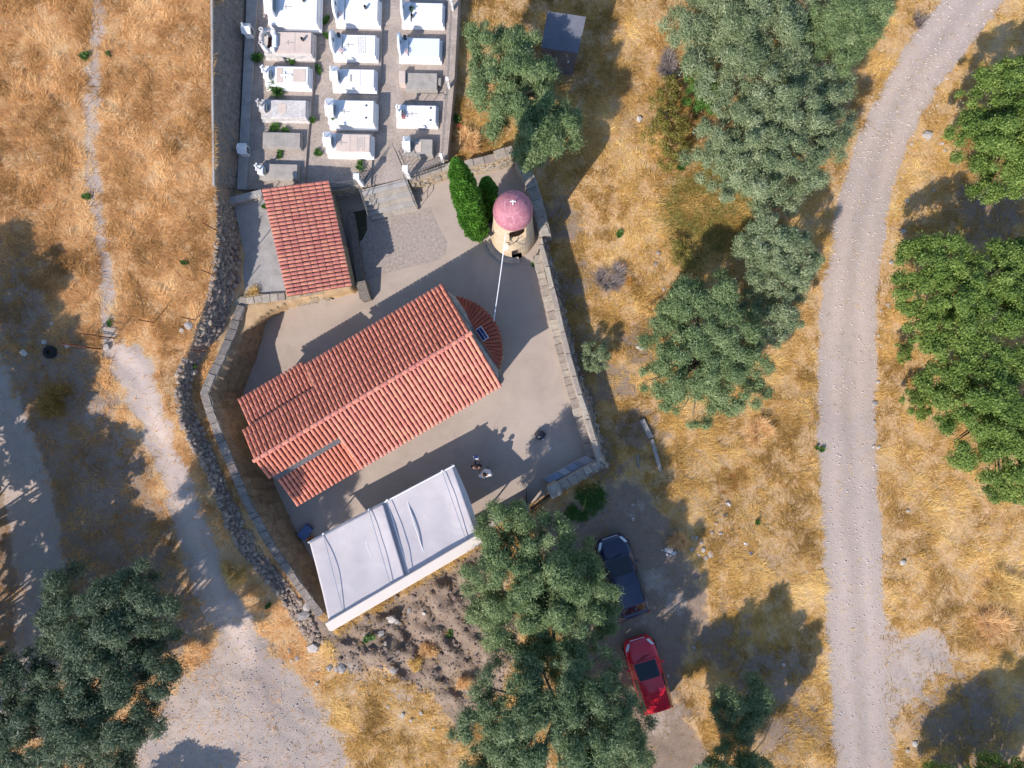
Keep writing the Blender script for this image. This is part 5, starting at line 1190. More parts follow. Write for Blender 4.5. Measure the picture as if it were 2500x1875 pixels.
# trees beyond the frame whose shadows fall into it
for k_, (tu, tv) in enumerate(((-440, 950), (-330, 1190), (-205, 1430), (-165, 1640), (-150, 1860))):
    tree('olive_tree', tu, tv, [(tu, tv - 60, 110, 4.2, 1, 1.2), (tu + 75, tv, 85, 4.4, 1, 1.3), (tu, tv + 60, 110, 4.4, 1, 1.2), (tu - 80, tv, 100, 4.0, 1, 1.2)], 'olive tree beyond the left edge, %s of its row' % ['topmost', 'second from top', 'middle', 'second from bottom', 'lowest'][k_], L_dark, 510 + k_, 'trees beyond the left edge', dens=380, leaf=(.34, .2))
tree('olive_tree', 270, 2170, [(240, 2140, 70, 2.2, 1, 1.0), (320, 2145, 70, 2.2, 1, 1.0), (270, 2200, 80, 2.4, 1, 1.0)], 'olive tree below the bottom edge, only its shadow in view', L_dark, 53, dens=420, leaf=(.34, .2))
tree('olive_tree', 1700, 1960, [(1640, 1980, 90, 4.6, 1, 1.0), (1730, 1990, 100, 5.0, 1, 1.0), (1680, 2060, 100, 4.8, 1, 1.0), (1820, 2000, 90, 4.6, 1, 1.0)], 'olive tree below the bottom edge, its shadow on the left road verge', L_dark, 55, dens=420, leaf=(.34, .2))
# cypress by the tower, with its smaller shaded leader
def cypress(foot, h, r0, lean, seed, parent, name, dens):
    global NL
    r = np.random.default_rng(seed); n = int(h * r0 * dens); t = r.uniform(0, 1, n) ** .85; a = r.uniform(0, 6.283, n)
    prof = np.interp(t, [0, .04, .15, .4, .7, .9, 1.0], [.55, .85, 1.0, .97, .8, .55, .12]) * r0
    bumpy = 1 + .34 * (fbm(a * 2.2 + 9, t * h * 2.0, seed, 3) - .5) * 2
    rad = prof * bumpy * r.uniform(.72, 1.03, n)
    ctr_ = np.array(foot)[None] + np.array(lean)[None] * t[:, None] + np.array([0, 0, 1.0]) * (t * h + .12)[:, None]
    o_ = np.stack([np.cos(a), np.sin(a), np.zeros(n)], -1); p = ctr_ + o_ * rad[:, None] + r.normal(0, .02, (n, 3))
    ax = o_ * .7 + np.array([0, 0, .8]) + r.normal(0, .45, (n, 3)); ax /= np.linalg.norm(ax, axis=1)[:, None]
    sd = np.cross(ax, unit(r, n)); sd /= np.linalg.norm(sd, axis=1)[:, None] + 1e-9
    L = r.uniform(.07, .14, n)[:, None]; W = r.uniform(.035, .06, n)[:, None]
    v = np.stack([p - ax * L * .5 + sd * W * .5, p - ax * L * .5 - sd * W * .5, p + ax * L * .5], 1).reshape(-1, 3)
    tint = np.clip(r.normal(.5, .16, n) + (fbm(a * 3, t * h * 2.5, seed + 3, 2) - .5) * .5, 0, 1)
    o = bpy.data.objects.new(name, fast_mesh(name, v - np.array(ORG[parent.name]), np.arange(3 * n).reshape(-1, 3), L_cyp, {'tint': np.repeat(tint, 3)})); link(o); o.parent = parent; NL += n
cf = P(1166, 572, 0); cy = thing('cypress_tree', cf, 'tall slender green cypress beside the bell tower', 'tree')
cypress(cf, 9.4, .62, (-.25, .3, 0), 5, cy, 'crown', 11000)
cypress(P(1196, 528, 0), 5.2, .52, (.05, .1, 0), 6, cy, 'side_crown', 11000)
MB().tube([cf - Vector((0, 0, .1)), cf + Vector((-.05, .1, 4)), cf + Vector((-.1, .2, 8.5))], [.16, .11, .03], 8).build('trunk', M_bark, cy, smooth=True)

# ------------------------------------------------------------------ shed at the top
sh = thing('garden_shed', G(1370, 130), 'grey box shed with flat slate coloured roof beside the olive', 'shed')
z0 = sh.location.z; Rr = [P(1337, 27, z0 + 2.35), P(1431, 41, z0 + 2.35), P(1411, 130, z0 + 2.15), P(1321, 116, z0 + 2.15)]
c_ = sum(Rr, Vector()) / 4; Wl = [Vector((c_.x + (p.x - c_.x) * .94, c_.y + (p.y - c_.y) * .94, p.z - .04)) for p in Rr]
MB().add(Wl + [Vector((p.x, p.y, z0 - .2)) for p in Wl], [(3, 2, 1, 0), (0, 1, 5, 4), (1, 2, 6, 5), (2, 3, 7, 6), (3, 0, 4, 7)]).build('wall', M_shedw, sh)
MB().add(Rr + [p - Vector((0, 0, .06)) for p in Rr], [(3, 2, 1, 0), (4, 5, 6, 7), (0, 1, 5, 4), (1, 2, 6, 5), (2, 3, 7, 6), (3, 0, 4, 7)]).build('roof_sheet', M_shed, sh)
f0, f1 = Wl[3], Wl[2]; dn = (f1 - f0).normalized(); nn_ = Vector((dn.y, -dn.x, 0))
for i in range(6):
    a, b = f0.lerp(f1, i / 6 + .004), f0.lerp(f1, (i + 1) / 6 - .004)
    m = MB(); q = [Vector((a.x, a.y, z0)), Vector((b.x, b.y, z0)), Vector((b.x, b.y, f1.z)), Vector((a.x, a.y, f0.z))]; m.add([p + nn_ * .005 for p in q] + [p + nn_ * .03 for p in q], [(0, 1, 2, 3), (7, 6, 5, 4), (0, 4, 5, 1), (1, 5, 6, 2), (2, 6, 7, 3), (3, 7, 4, 0)]); m.build('board', M_shedw, sh)
p = f0.lerp(f1, .8); MB().box(Vector((p.x, p.y, z0 + 1.3)) + nn_ * .06, (.08, .08, .08)).build('latch', M_white, sh)
a, b = P(1365, 170, z0 + .2), P(1361, 122, z0 + 2.3); tag(MB().tube([a + nn_ * .25, b + nn_ * .3], .02, 5).build('prop_stick', M_plank), 'thin stick leaning on the front of the shed', 'stick')

# ------------------------------------------------------------------ dry stone walls
def dry_wall(name, label, secs, n, seed, smin=.09, smax=.2):
    """secs: (left u, v, right u, v) bands in the photo, stones piled over them"""
    r = random.Random(seed); a0 = secs[len(secs) // 2]; root = thing(name, G((a0[0] + a0[2]) / 2, (a0[1] + a0[3]) / 2), label, 'dry stone wall'); store = MB(); placed = []
    tries = 0
    while len(placed) < n and tries < n * 40:
        tries += 1
        t = r.random() * (len(secs) - 1); k = int(t); f = t - k; s0, s1 = secs[k], secs[k + 1]
        lu, lv, ru, rv = [s0[q] + (s1[q] - s0[q]) * f for q in range(4)]; x = r.random(); u, v = lu + (ru - lu) * x, lv + (rv - lv) * x
        sz = r.uniform(smin, smax) * (1.25 if r.random() < .15 else 1)
        if any((u - q[0]) ** 2 + (v - q[1]) ** 2 < ((sz + q[2]) * 47 * .62) ** 2 for q in placed): continue
        placed.append((u, v, sz))
    us_ = np.array([q[0] for q in placed]); vs2 = np.array([q[1] for q in placed]); zz = terrain_z(us_, vs2)
    order = sorted(range(len(placed)), key=lambda i: -placed[i][2])
    for rank, i in enumerate(order):
        u, v, sz = placed[i]; p = P(u, v, float(zz[i]))
        M = Matrix.Translation(p + Vector((0, 0, sz * r.uniform(.05, .45)))) @ Matrix.Rotation(r.uniform(0, 6.28), 4, 'Z') @ Matrix.Rotation(r.uniform(-.35, .35), 4, 'X') @ Matrix.Diagonal((sz * r.uniform(.9, 1.35), sz * r.uniform(.7, 1.05), sz * r.uniform(.6, .9), 1))
        if rank < 290: inst('stone', ST[r.randrange(7)], M, root)
        else:
            me = ST[r.randrange(7)]; store.add([M @ v_.co for v_ in me.vertices], [tuple(f.vertices) for f in me.polygons])
    if store.v: tag(store.build('stone_fill', M_stone, root), kind='stuff')
    # fine chips between the big stones
    chips = MB()
    for _ in range(n):
        t = r.random() * (len(secs) - 1); k = int(t); f = t - k; s0, s1 = secs[k], secs[k + 1]
        lu, lv, ru, rv = [s0[q] + (s1[q] - s0[q]) * f for q in range(4)]; x = r.uniform(-.1, 1.1); chips.v.append(Vector((lu + (ru - lu) * x, lv + (rv - lv) * x, 0)))
    cu = np.array([c.x for c in chips.v]); cv = np.array([c.y for c in chips.v]); cz = terrain_z(cu, cv); out = MB()
    for a, b, z in zip(cu, cv, cz):
        s_ = r.uniform(.03, .08); p = P(a, b, float(z)); M = Matrix.Translation(p) @ Matrix.Rotation(r.uniform(0, 6), 4, 'Z') @ Matrix.Diagonal((s_ * 1.3, s_, s_ * .8, 1))
        me = ST[r.randrange(7)]; out.add([M @ v_.co for v_ in me.vertices], [tuple(f.vertices) for f in me.polygons])
    tag(out.build('stone_chips', M_stone, root), kind='stuff')
dry_wall('dry_stone_wall', 'dark rubble retaining bank between the field edge and concrete pad', [(528, 478, 576, 500), (530, 505, 574, 510), (530, 560, 580, 566), (529, 600, 582, 606), (526, 650, 586, 660), (512, 718, 566, 730), (506, 763, 556, 766), (489, 797, 543, 800), (478, 840, 518, 838)], 330, 61)
dry_wall('dry_stone_wall', 'long dry stone wall between the grass verge and the trench by the yard', [(446, 877, 486, 880), (436, 905, 474, 908), (428, 963, 458, 966), (440, 1027, 482, 1022), (468, 1090, 511, 1084), (506, 1153, 538, 1147), (532, 1216, 566, 1208), (551, 1280, 593, 1272), (585, 1343, 630, 1334), (640, 1406, 678, 1394), (690, 1465, 722, 1450), (735, 1540, 765, 1520), (765, 1585, 790, 1570)], 420, 62, .08, .17)

# ------------------------------------------------------------------ rubble field and scattered rocks
r = random.Random(77); mb = MB(); pu, pv = [], []
while len(pu) < 2600:
    u, v = r.uniform(790, 1280), r.uniform(1330, 1810)
    pu.append(u); pv.append(v)
pu = np.array(pu); pv = np.array(pv); sd_ = sdf(pu, pv, RUBBLE); ok = (sd_ < 8) & (sdf(pu, pv, YARD) > 22); pu, pv = pu[ok], pv[ok]; pz = terrain_z(pu, pv)
for a, b, z in zip(pu, pv, pz):
    s_ = r.uniform(.02, .06) * (2.0 if r.random() < .07 else 1); M = Matrix.Translation(P(a, b, float(z)) + Vector((0, 0, s_ * .3))) @ Matrix.Rotation(r.uniform(0, 6), 4, 'Z') @ Matrix.Diagonal((s_ * 1.3, s_, s_ * .8, 1))
    me = RK[r.randrange(7)]; mb.add([M @ v_.co for v_ in me.vertices], [tuple(f.vertices) for f in me.polygons])
tag(mb.build('rubble', M_stone), 'broken stones and clods covering the dug ground below the canopy', 'rubble', kind='stuff')
# loose gravel on the tracks
mb = MB(); gu = np.concatenate([np.interp(np.random.default_rng(3).uniform(0, len(ROAD) - 1, 5200), np.arange(len(ROAD)), [p[0] for p in ROAD]), np.random.default_rng(5).uniform(300, 900, 1600)])
gv_ = np.concatenate([np.interp(np.random.default_rng(3).uniform(0, len(ROAD) - 1, 5200), np.arange(len(ROAD)), [p[1] for p in ROAD]), np.random.default_rng(6).uniform(1500, 1875, 1600)])
gr_ = np.random.default_rng(9); gu[:5200] += gr_.uniform(-82, 82, 5200); gv_[:5200] += gr_.uniform(-40, 40, 5200)
gz = terrain_z(gu, gv_)
octv = [Vector(q) for q in ((1, 0, 0), (-1, 0, 0), (0, 1, 0), (0, -1, 0), (0, 0, .8), (0, 0, -.6))]; octf = [(0, 2, 4), (2, 1, 4), (1, 3, 4), (3, 0, 4), (2, 0, 5), (1, 2, 5), (3, 1, 5), (0, 3, 5)]
for a, b, z in zip(gu, gv_, gz):
    s_ = abs(r.gauss(0, .022)) + .012; p = P(a, b, float(z)); ca, sa = math.cos(a * 7), math.sin(a * 7)
    mb.add([(p.x + (q.x * ca - q.y * sa) * s_ * 1.2, p.y + (q.x * sa + q.y * ca) * s_, p.z + q.z * s_) for q in octv], octf)
tag(mb.build('loose_gravel', simple('road_gravel', (.56, .485, .435), .25, 3, .95, .2, .004, col2=(.44, .375, .335))), 'loose pale gravel on the road and clearing', 'gravel', kind='stuff')
def rocks(lst, label, group, seed):
    r = random.Random(seed); ords = ['topmost'] + [w + ' from the top' for w in 'second third fourth fifth sixth seventh eighth ninth tenth eleventh twelfth thirteenth fourteenth fifteenth sixteenth seventeenth eighteenth nineteenth'.split()]
    for i_, (u, v, s_) in enumerate(sorted(lst, key=lambda q: q[1])):
        p = G(u, v); o = bpy.data.objects.new('rock', RK[r.randrange(7)]); link(o); k = s_ / 47 / 2
        o.location = p + Vector((0, 0, k * .25)); o.rotation_euler = (r.uniform(-.3, .3), r.uniform(-.3, .3), r.uniform(0, 6)); o.scale = (k * 1.2, k, k * .8); tag(o, ('large ' if s_ > 15 else '') + label + ', ' + (ords[i_] if i_ < len(lst) - 1 else 'lowest'), 'rock', group)
rocks([(2262, 332, 22), (2298, 352, 9), (2305, 368, 9), (2213, 490, 12), (2196, 510, 8), (2204, 565, 13), (2206, 590, 10), (2175, 640, 12), (2225, 352, 8), (2278, 465, 9), (2170, 750, 8), (2166, 745, 9), (2150, 760, 7), (2144, 820, 8), (2142, 933, 9), (2135, 985, 14), (2134, 1030, 9), (2132, 1090, 8), (2145, 1092, 10)], 'pale rock on the grassy verge right of the gravel road', 'rocks along the right road verge', 3)
rocks([(1700, 1312, 9), (1738, 1300, 9), (1759, 1302, 9), (1690, 1313, 8), (1716, 1342, 12), (1733, 1352, 16), (1722, 1362, 12), (1688, 1340, 10), (1672, 1328, 8), (1706, 1355, 8), (1746, 1278, 8), (1712, 1325, 9)], 'pale stone in the small heap right of the dark car', 'stones in the heap by the parking', 4)
rocks([(750, 1480, 22), (742, 1500, 26), (765, 1580, 26), (726, 1606, 13), (706, 1588, 10), (774, 1668, 9), (805, 1630, 14), (835, 1630, 20), (822, 1632, 13), (712, 1612, 9)], 'grey rock on the bank below the left yard wall', 'rocks below the yard wall end', 5)
rocks([(960, 1635, 18), (955, 1510, 22), (968, 1516, 13), (983, 1745, 11), (1028, 1740, 11), (948, 1725, 8), (1058, 1780, 9), (1003, 1758, 9), (930, 1545, 16), (1000, 1490, 12), (1035, 1497, 10), (940, 1570, 12), (1180, 1650, 14), (1200, 1580, 10)], 'loose rock lying in the dug ground below the canopy', 'rocks in the dug ground', 6)
rocks([(2215, 1248, 10), (2203, 1373, 14), (2232, 1815, 14), (2214, 1832, 11), (1545, 1267, 9), (1693, 1580, 10), (1912, 1622, 10), (1545, 1232, 9), (1775, 1228, 9), (1630, 1650, 8)], 'single pale rock lying on open ground near the parking or road', 'single rocks on open ground', 7)
rocks([(1560, 292, 15), (1600, 645, 10), (1606, 618, 11), (1565, 850, 14), (1620, 705, 9), (1612, 735, 9)], 'grey rock among dry grass on the slope right of the yard', 'rocks on the grassy slope', 8)
rocks([(60, 862, 15), (110, 835, 12), (165, 845, 11), (262, 848, 16), (462, 795, 18), (445, 808, 13), (128, 790, 9)], 'grey rock by the rusty field gate', 'rocks by the rusty gate', 9)

# ------------------------------------------------------------------ shrubs, tufts, weeds
def tuft(name, u, v, rad, h, n, mat, label, cat, seed, group=None, tint=(.5, .2), w_=.012, z=None, spread=1.0):
    r = np.random.default_rng(seed); p = G(u, v) if z is None else P(u, v, z); root = thing(name, p, label, cat, group)
    az = r.uniform(0, 6.283, n); lift = np.clip(r.normal(.95, .3, n), .1, 1.5) ; L = h * r.uniform(.55, 1.15, n)
    ns = max(3, int(rad * 9)); sa = r.uniform(0, 6.283, ns); sr = rad * .6 * np.sqrt(r.random(ns)); si = r.integers(0, ns, n); az = np.where(r.random(n) < .55, az, sa[si] + r.normal(0, .8, n))
    b = np.array(p)[None] + np.stack([np.cos(sa[si]) * sr[si] + r.normal(0, .07, n) * rad, np.sin(sa[si]) * sr[si] + r.normal(0, .07, n) * rad, np.zeros(n) - .02], -1)
    rad = rad * .62
    d = np.stack([np.cos(az), np.sin(az), np.zeros(n)], -1); s_ = np.stack([-np.sin(az), np.cos(az), np.zeros(n)], -1)
    mid = b + d * (L * np.cos(lift) * .45 * spread)[:, None] + np.array([0, 0, 1.]) * (L * np.sin(lift) * .6)[:, None]
    tip = b + d * (rad * r.uniform(.5, 1.1, n))[:, None] + np.array([0, 0, 1.]) * (L * np.sin(lift) * r.uniform(.35, .9, n))[:, None]
    W = r.uniform(.6, 1.4, n)[:, None] * w_
    verts = np.stack([b - s_ * W * .5, b + s_ * W * .5, mid + s_ * W * .5, mid - s_ * W * .5, tip], 1).reshape(-1, 3); i = np.arange(n)[:, None] * 5
    tris = np.concatenate([i + np.array([[0, 1, 2]]), i + np.array([[0, 2, 3]]), i + np.array([[3, 2, 4]])], 0)
    o = bpy.data.objects.new('blades', fast_mesh('blades', verts - np.array(p)[None], tris, mat, {'tint': np.repeat(np.clip(r.normal(tint[0], tint[1], n), 0, 1), 5)})); link(o); o.parent = root
    return root
TG = 'tufts of dry grass'
for i, (u, v, rp, lab) in enumerate(((1140, 348, 36, 'big fan of dry grass between the cemetery parapet and the cypress'), (1590, 745, 26, 'pale starburst tuft of dry grass left of the big olive'), (1850, 1048, 40, 'pale starburst tuft of dry grass below the big olive'), (615, 712, 20, 'dry grass tuft hanging over the edge of the concrete pad'), (1050, 1580, 26, 'dry grass tuft on the dug ground, the upper one'), (1015, 1612, 18, 'dry grass tuft on the dug ground, the small middle one'), (1132, 1665, 24, 'dry grass tuft on the dug ground, the lower right one'), (576, 1395, 34, 'straw coloured tuft beside the dry stone wall below the path'), (1650, 1318, 30, 'dry grass clump beside the white lime spill'), (2440, 1430, 60, 'large pale tuft of tall grass near the right edge'), (2420, 1520, 56, 'golden tuft of tall grass above the lower right shadow'), (150, 985, 50, 'rusty orange clump of grass on the left bank'), (535, 5, 26, 'dry tuft on the field edge at the top of the bank'))):
    tuft('grass_tuft', u, v, rp / 47, .55 + rp / 160, int(260 + rp * 16), L_straw2 if i % 2 else L_straw, lab, 'grass tuft', 500 + i, TG, (.72, .2) if i not in (11,) else (.12, .12), .014, spread=1.3)
for i, (u, v, rp, h, z, lab) in enumerate(((690, 222, 30, .7, ZA, 'bushy green plant growing against the raised cross grave'), (700, 318, 16, .35, ZA, 'green weeds below the stained grey grave, right of two'), (672, 308, 18, .35, ZA, 'green weeds below the stained grey grave, left of two'), (708, 146, 17, .35, ZA, 'green weeds below the horseshoe grave'), (778, 174, 14, .25, ZB, 'low green weed between the left and middle graves'), (800, 50, 13, .3, ZB, 'green and red weeds between the two topmost graves'), (800, 85, 12, .25, ZB, 'thin weeds left of the lettered grave'), (764, 290, 12, .25, ZA, 'green weeds at the corner of the stained grey grave'), (885, 408, 15, .4, ZB, 'leafy weed beside the left cemetery gate post'), (775, 375, 12, .3, ZB, 'straggly weed left of the grave nearest the steps'), (684, 374, 14, .3, ZA, 'pale weeds between the two plain concrete graves'), (628, 135, 22, .35, ZA, 'shaded weeds at the foot of the ledge'), (1118, 290, 12, .4, .5, 'green weed outside the cemetery parapet'), (1305, 650, 12, .25, .0, 'small green weed at the foot of the right bench'), (652, 505, 12, .3, 1.47, 'green weed on the concrete pad beside the tiles'))):
    tuft('weed', u, v, rp / 47, h, int(90 + rp * 14), L_green, lab, 'weed', 540 + i, 'green weeds', (.5, .25), .03, z)
for i, (u, v, rp, lab) in enumerate(((210, 142, 14, 'dark green herb beside the field trail, the bigger one'), (266, 136, 7, 'dark green herb right of the field trail'), (213, 480, 12, 'green herb on the left of the trail, halfway down the field'), (275, 790, 9, 'green herb beside the rusty gate'), (452, 643, 9, 'small green herb near the lower right of the field'), (472, 895, 12, 'mint green sprig among the stones of the dry wall'), (440, 1552, 20, 'green shrub at the edge of the left olive shade'), (655, 1475, 10, 'green sprig on the bank below the yard wall'), (905, 1560, 16, 'green sprig on the dug ground near the canopy'), (1098, 1545, 12, 'green sprig on the dug ground near the olive'), (1508, 572, 15, 'mint green plant with orange flowers on the slope'), (1665, 405, 16, 'mint green plant with orange flowers below the yellow shrub'), (2000, 1095, 12, 'yellow green sprig on the left road edge'), (1850, 1275, 10, 'yellow green sprig in the grass left of the road'))):
    tuft('green_herb', u, v, rp / 47, .3, int(60 + rp * 14), L_green, lab, 'plant', 580 + i, 'green plants', (.5, .25), .035)
tree('green_shrub', 1702, 215, [(1700, 190, 30, 1.2), (1720, 235, 36, 1.3), (1690, 240, 26, 1.0), (1745, 250, 26, 1.0), (1680, 160, 20, .9)], 'bright green shrub tucked under the left side of the silver olives', L_green, 71, leaf=(.10, .05), clump=(.16, .3), dens=1500, trunk_r=.04, cat='shrub')
tree('yellow_shrub', 1625, 300, [(1620, 250, 34, 1.0), (1640, 300, 40, 1.2), (1610, 330, 36, 1.0), (1650, 360, 34, 1.0), (1625, 385, 28, .8), (1640, 215, 26, .8)], 'yellow green shrub on the dry slope left of the silver olives', L_yellow, 72, leaf=(.08, .05), clump=(.14, .3), dens=1000, trunk_r=.04, cat='shrub')
tree('yellow_shrub', 1655, 625, [(1650, 610, 26, .6), (1665, 640, 28, .6)], 'small yellow green shrub in the grass above the big olive', L_yellow, 73, leaf=(.08, .04), clump=(.12, .25), dens=900, trunk_r=.03, cat='shrub')
tuft('dead_bush', 1640, 165, 44 / 47, .9, 900, L_twig, 'grey leafless bush left of the bright green shrub', 'bush', 601, None, (.5, .25), .014)
tuft('dead_bush', 1490, 680, 46 / 47, .8, 800, L_twig, 'grey leafless bush on the slope outside the right yard wall', 'bush', 602, None, (.5, .25), .014, spread=1.4)
tuft('dead_bush', 2245, 55, 26 / 47, .7, 130, L_twig, 'bare twiggy bush on the left edge of the road bend', 'bush', 603, None, (.3, .2), .02)
for i, (u, v, rp, lab) in enumerate(((1516, 648, 9, 'small orange red flowering sprig, upper of two by the dead bush'), (1530, 685, 14, 'orange red flowering sprig, lower of two by the dead bush'), (1124, 312, 8, 'red flowers outside the cemetery parapet'))):
    root = thing('red_plant', G(u, v), lab, 'plant', 'red flowering sprigs'); blob(root, 'flowers', G(u, v) + Vector((0, 0, .15)), rp / 47, M_orange if i < 2 else M_redflower, 40, 90 + i, .035)

# ------------------------------------------------------------------ rusty field gate, fence posts, tyre
root = thing('field_gate', G(250, 830), 'rusty iron field gate standing half open across the trail', 'gate')
gA, gB = G(193, 842), G(240, 845); gC = G(285, 825); U = Vector((0, 0, 1))
a, b = G(247, 852), G(286, 828)
for p0, p1, nm in ((gA, a, 'gate_leaf'),):
    d = p1 - p0
m = MB()
pl = [G(190, 843), G(248, 852), G(282, 826), G(235, 819)]
for p in pl: MB().tube([p - U * .1, p + U * 1.1], .03, 6).build('post', M_rust, root)
for h in (.15, .45, .75, 1.05):
    MB().tube([pl[0] + U * h, pl[1] + U * h], .018, 5).build('rail', M_rust, root); MB().tube([pl[3] + U * h, pl[2] + U * h], .018, 5).build('rail', M_rust, root)
for i, (u, v) in enumerate(((528, 562), (524, 672), (478, 782), (378, 788), (500, 858))):
    p = G(u, v); tag(MB().tube([p - U * .1, p + Vector((.02, .01, 1.25))], .022, 6).build('fence_post', M_rust), ['thin rusty post on the field edge, upper of two', 'thin rusty post on the field edge, lower of two', 'thin rusty post at the lower corner of the field', 'thin rusty post right of the field gate', 'thin rusty post on top of the dry stone wall'][i], 'post', 'rusty fence posts')
p = G(126, 860); root = thing('old_tyre', p, 'black tyre lying in the shade by the rusty gate', 'tyre')
m = MB(); m.lathe(p + Vector((0, 0, .12)), [(.20 + .11 * math.cos(t), .11 * math.sin(t)) for t in np.linspace(0, 6.283, 11)], 20); m.build('tyre', M_tyre, root, smooth=True)
# drain channel planks and kerbs right of the yard
def beam(u0, v0, u1, v1, w_, h, mat, name, label, cat):
    a, b = G(u0, v0), G(u1, v1); d = b - a; c = (a + b) / 2 + Vector((0, 0, h * .3))
    M = frame(c, d, Vector((-d.y, d.x, 0))); m = mbox(M, (0, 0, 0), (d.length, w_, h)); tag(m.build(name, mat, bevel=.01), label, cat)
beam(1566, 1024, 1588, 1068, .26, .2, M_gconc, 'concrete_kerb', 'weathered kerb block outside the yard corner, upper of two', 'kerb')
beam(1590, 1072, 1612, 1150, .2, .16, M_gconc, 'concrete_kerb', 'weathered kerb block outside the yard corner, lower of two', 'kerb')
beam(1556, 1110, 1558, 1140, .12, .08, M_plank, 'timber_plank', 'short grey plank lying left of the kerb blocks', 'plank')
beam(1475, 958, 1496, 950, .05, .04, M_twig, 'dead_branch', 'pale dead branch outside the right wall, upper of two', 'branch')
beam(1480, 975, 1500, 962, .05, .04, M_twig, 'dead_branch', 'pale dead branch outside the right wall, lower of two', 'branch')
# white lime spill, litter
p = G(1632, 1345); m = MB()
for k in range(26):
    a = random.Random(k).uniform(0, 6.28); q = random.Random(k + 50).uniform(0, .32); s_ = random.Random(k + 90).uniform(.03, .09); me = RK[k % 7]
    M = Matrix.Translation(p + Vector((math.cos(a) * q * 1.1, math.sin(a) * q * .8, .02))) @ Matrix.Diagonal((s_ * 1.4, s_ * 1.2, s_ * .4, 1)); m.add([M @ v_.co for v_ in me.vertices], [tuple(f.vertices) for f in me.polygons])
tag(m.build('lime_heap', M_chalk), 'spilled heap of white lime right of the dark car', 'lime heap', kind='stuff')
for i, (u, v, mat, lab) in enumerate(((1778, 1232, M_white, 'white paper scrap in the grass, upper one'), (1820, 1328, M_white, 'white paper scrap in the grass, lower one'), (1832, 1350, M_bluebox, 'blue violet wrapper in the grass'), (1558, 848, M_white, 'white scrap left of the big olive'), (1770, 1258, M_shed, 'dark rag in the grass'))):
    p = G(u, v) + Vector((0, 0, .05)); q = random.Random(i + 5); m = MB()
    m.quadgrid(lambda a, b: p + Vector(((a - .5) * .22, (b - .5) * .15, .03 * math.sin(a * 7 + b * 5 + i))), 4, 3); tag(m.build('litter', mat), lab, 'litter', 'litter in the grass')
# crate and tarp under the canopy edge
p = P(742, 1300, .4); root = thing('crate', p - Vector((0, 0, .4)), 'blue crate in the shade between the left wall and canopy', 'crate')
MB().box((p.x, p.y, .2), (.7, .45, .4), .9, taper=.05).build('box', M_bluebox, root, bevel=.02); MB().box((p.x + .05, p.y, .42), (.72, .47, .05), .9).build('lid', M_bluebox, root, bevel=.01)
p = P(757, 1320, .3); m = MB(); m.lathe((p.x, p.y, 0), [(.12, 0), (.15, .3), (.13, .3), (.11, .03)], 14); o = m.build('orange_bucket', M_orange, smooth=True); tag(o, 'orange bucket at the front left corner of the canopy', 'bucket')
# dark plastic tub chair / bag in the yard
p = P(1318, 1062, 0); root = thing('black_bag', p, 'glossy dark bag standing alone on the open yard floor', 'bag')
m = MB()
def bagf(i, j):
    a = i * 2 * math.pi; z = j * .42; rr_ = .26 * (1 - .35 * j * j) * (1 + .12 * math.sin(3 * a + j * 4) + .06 * math.sin(7 * a)); 
    return p + Vector((math.cos(a) * rr_ * 1.05, math.sin(a) * rr_ * .9, z))
m.quadgrid(bagf, 20, 6); m.build('body', M_plastic, root, smooth=True)
MB().lathe(p, [(.17, .42), (.12, .47), (.05, .49), (.001, .5)], 16).build('top', M_plastic, root, smooth=True)
MB().tube([p + Vector((-.12, 0, .46)), p + Vector((-.06, -.02, .58)), p + Vector((.06, -.02, .58)), p + Vector((.12, 0, .46))], .015, 6).build('handle', M_trim, root)
MB().box(p + Vector((.16, -.22, .12)), (.10, .06, .12), .5).build('tag', M_white, root)
p = P(1342, 1092, 0); blob(thing('paper_litter', p, 'white scrap on the yard floor below the dark bag', 'litter'), 'scrap', p + Vector((0, 0, .02)), .12, M_white, 8, 4, .06)

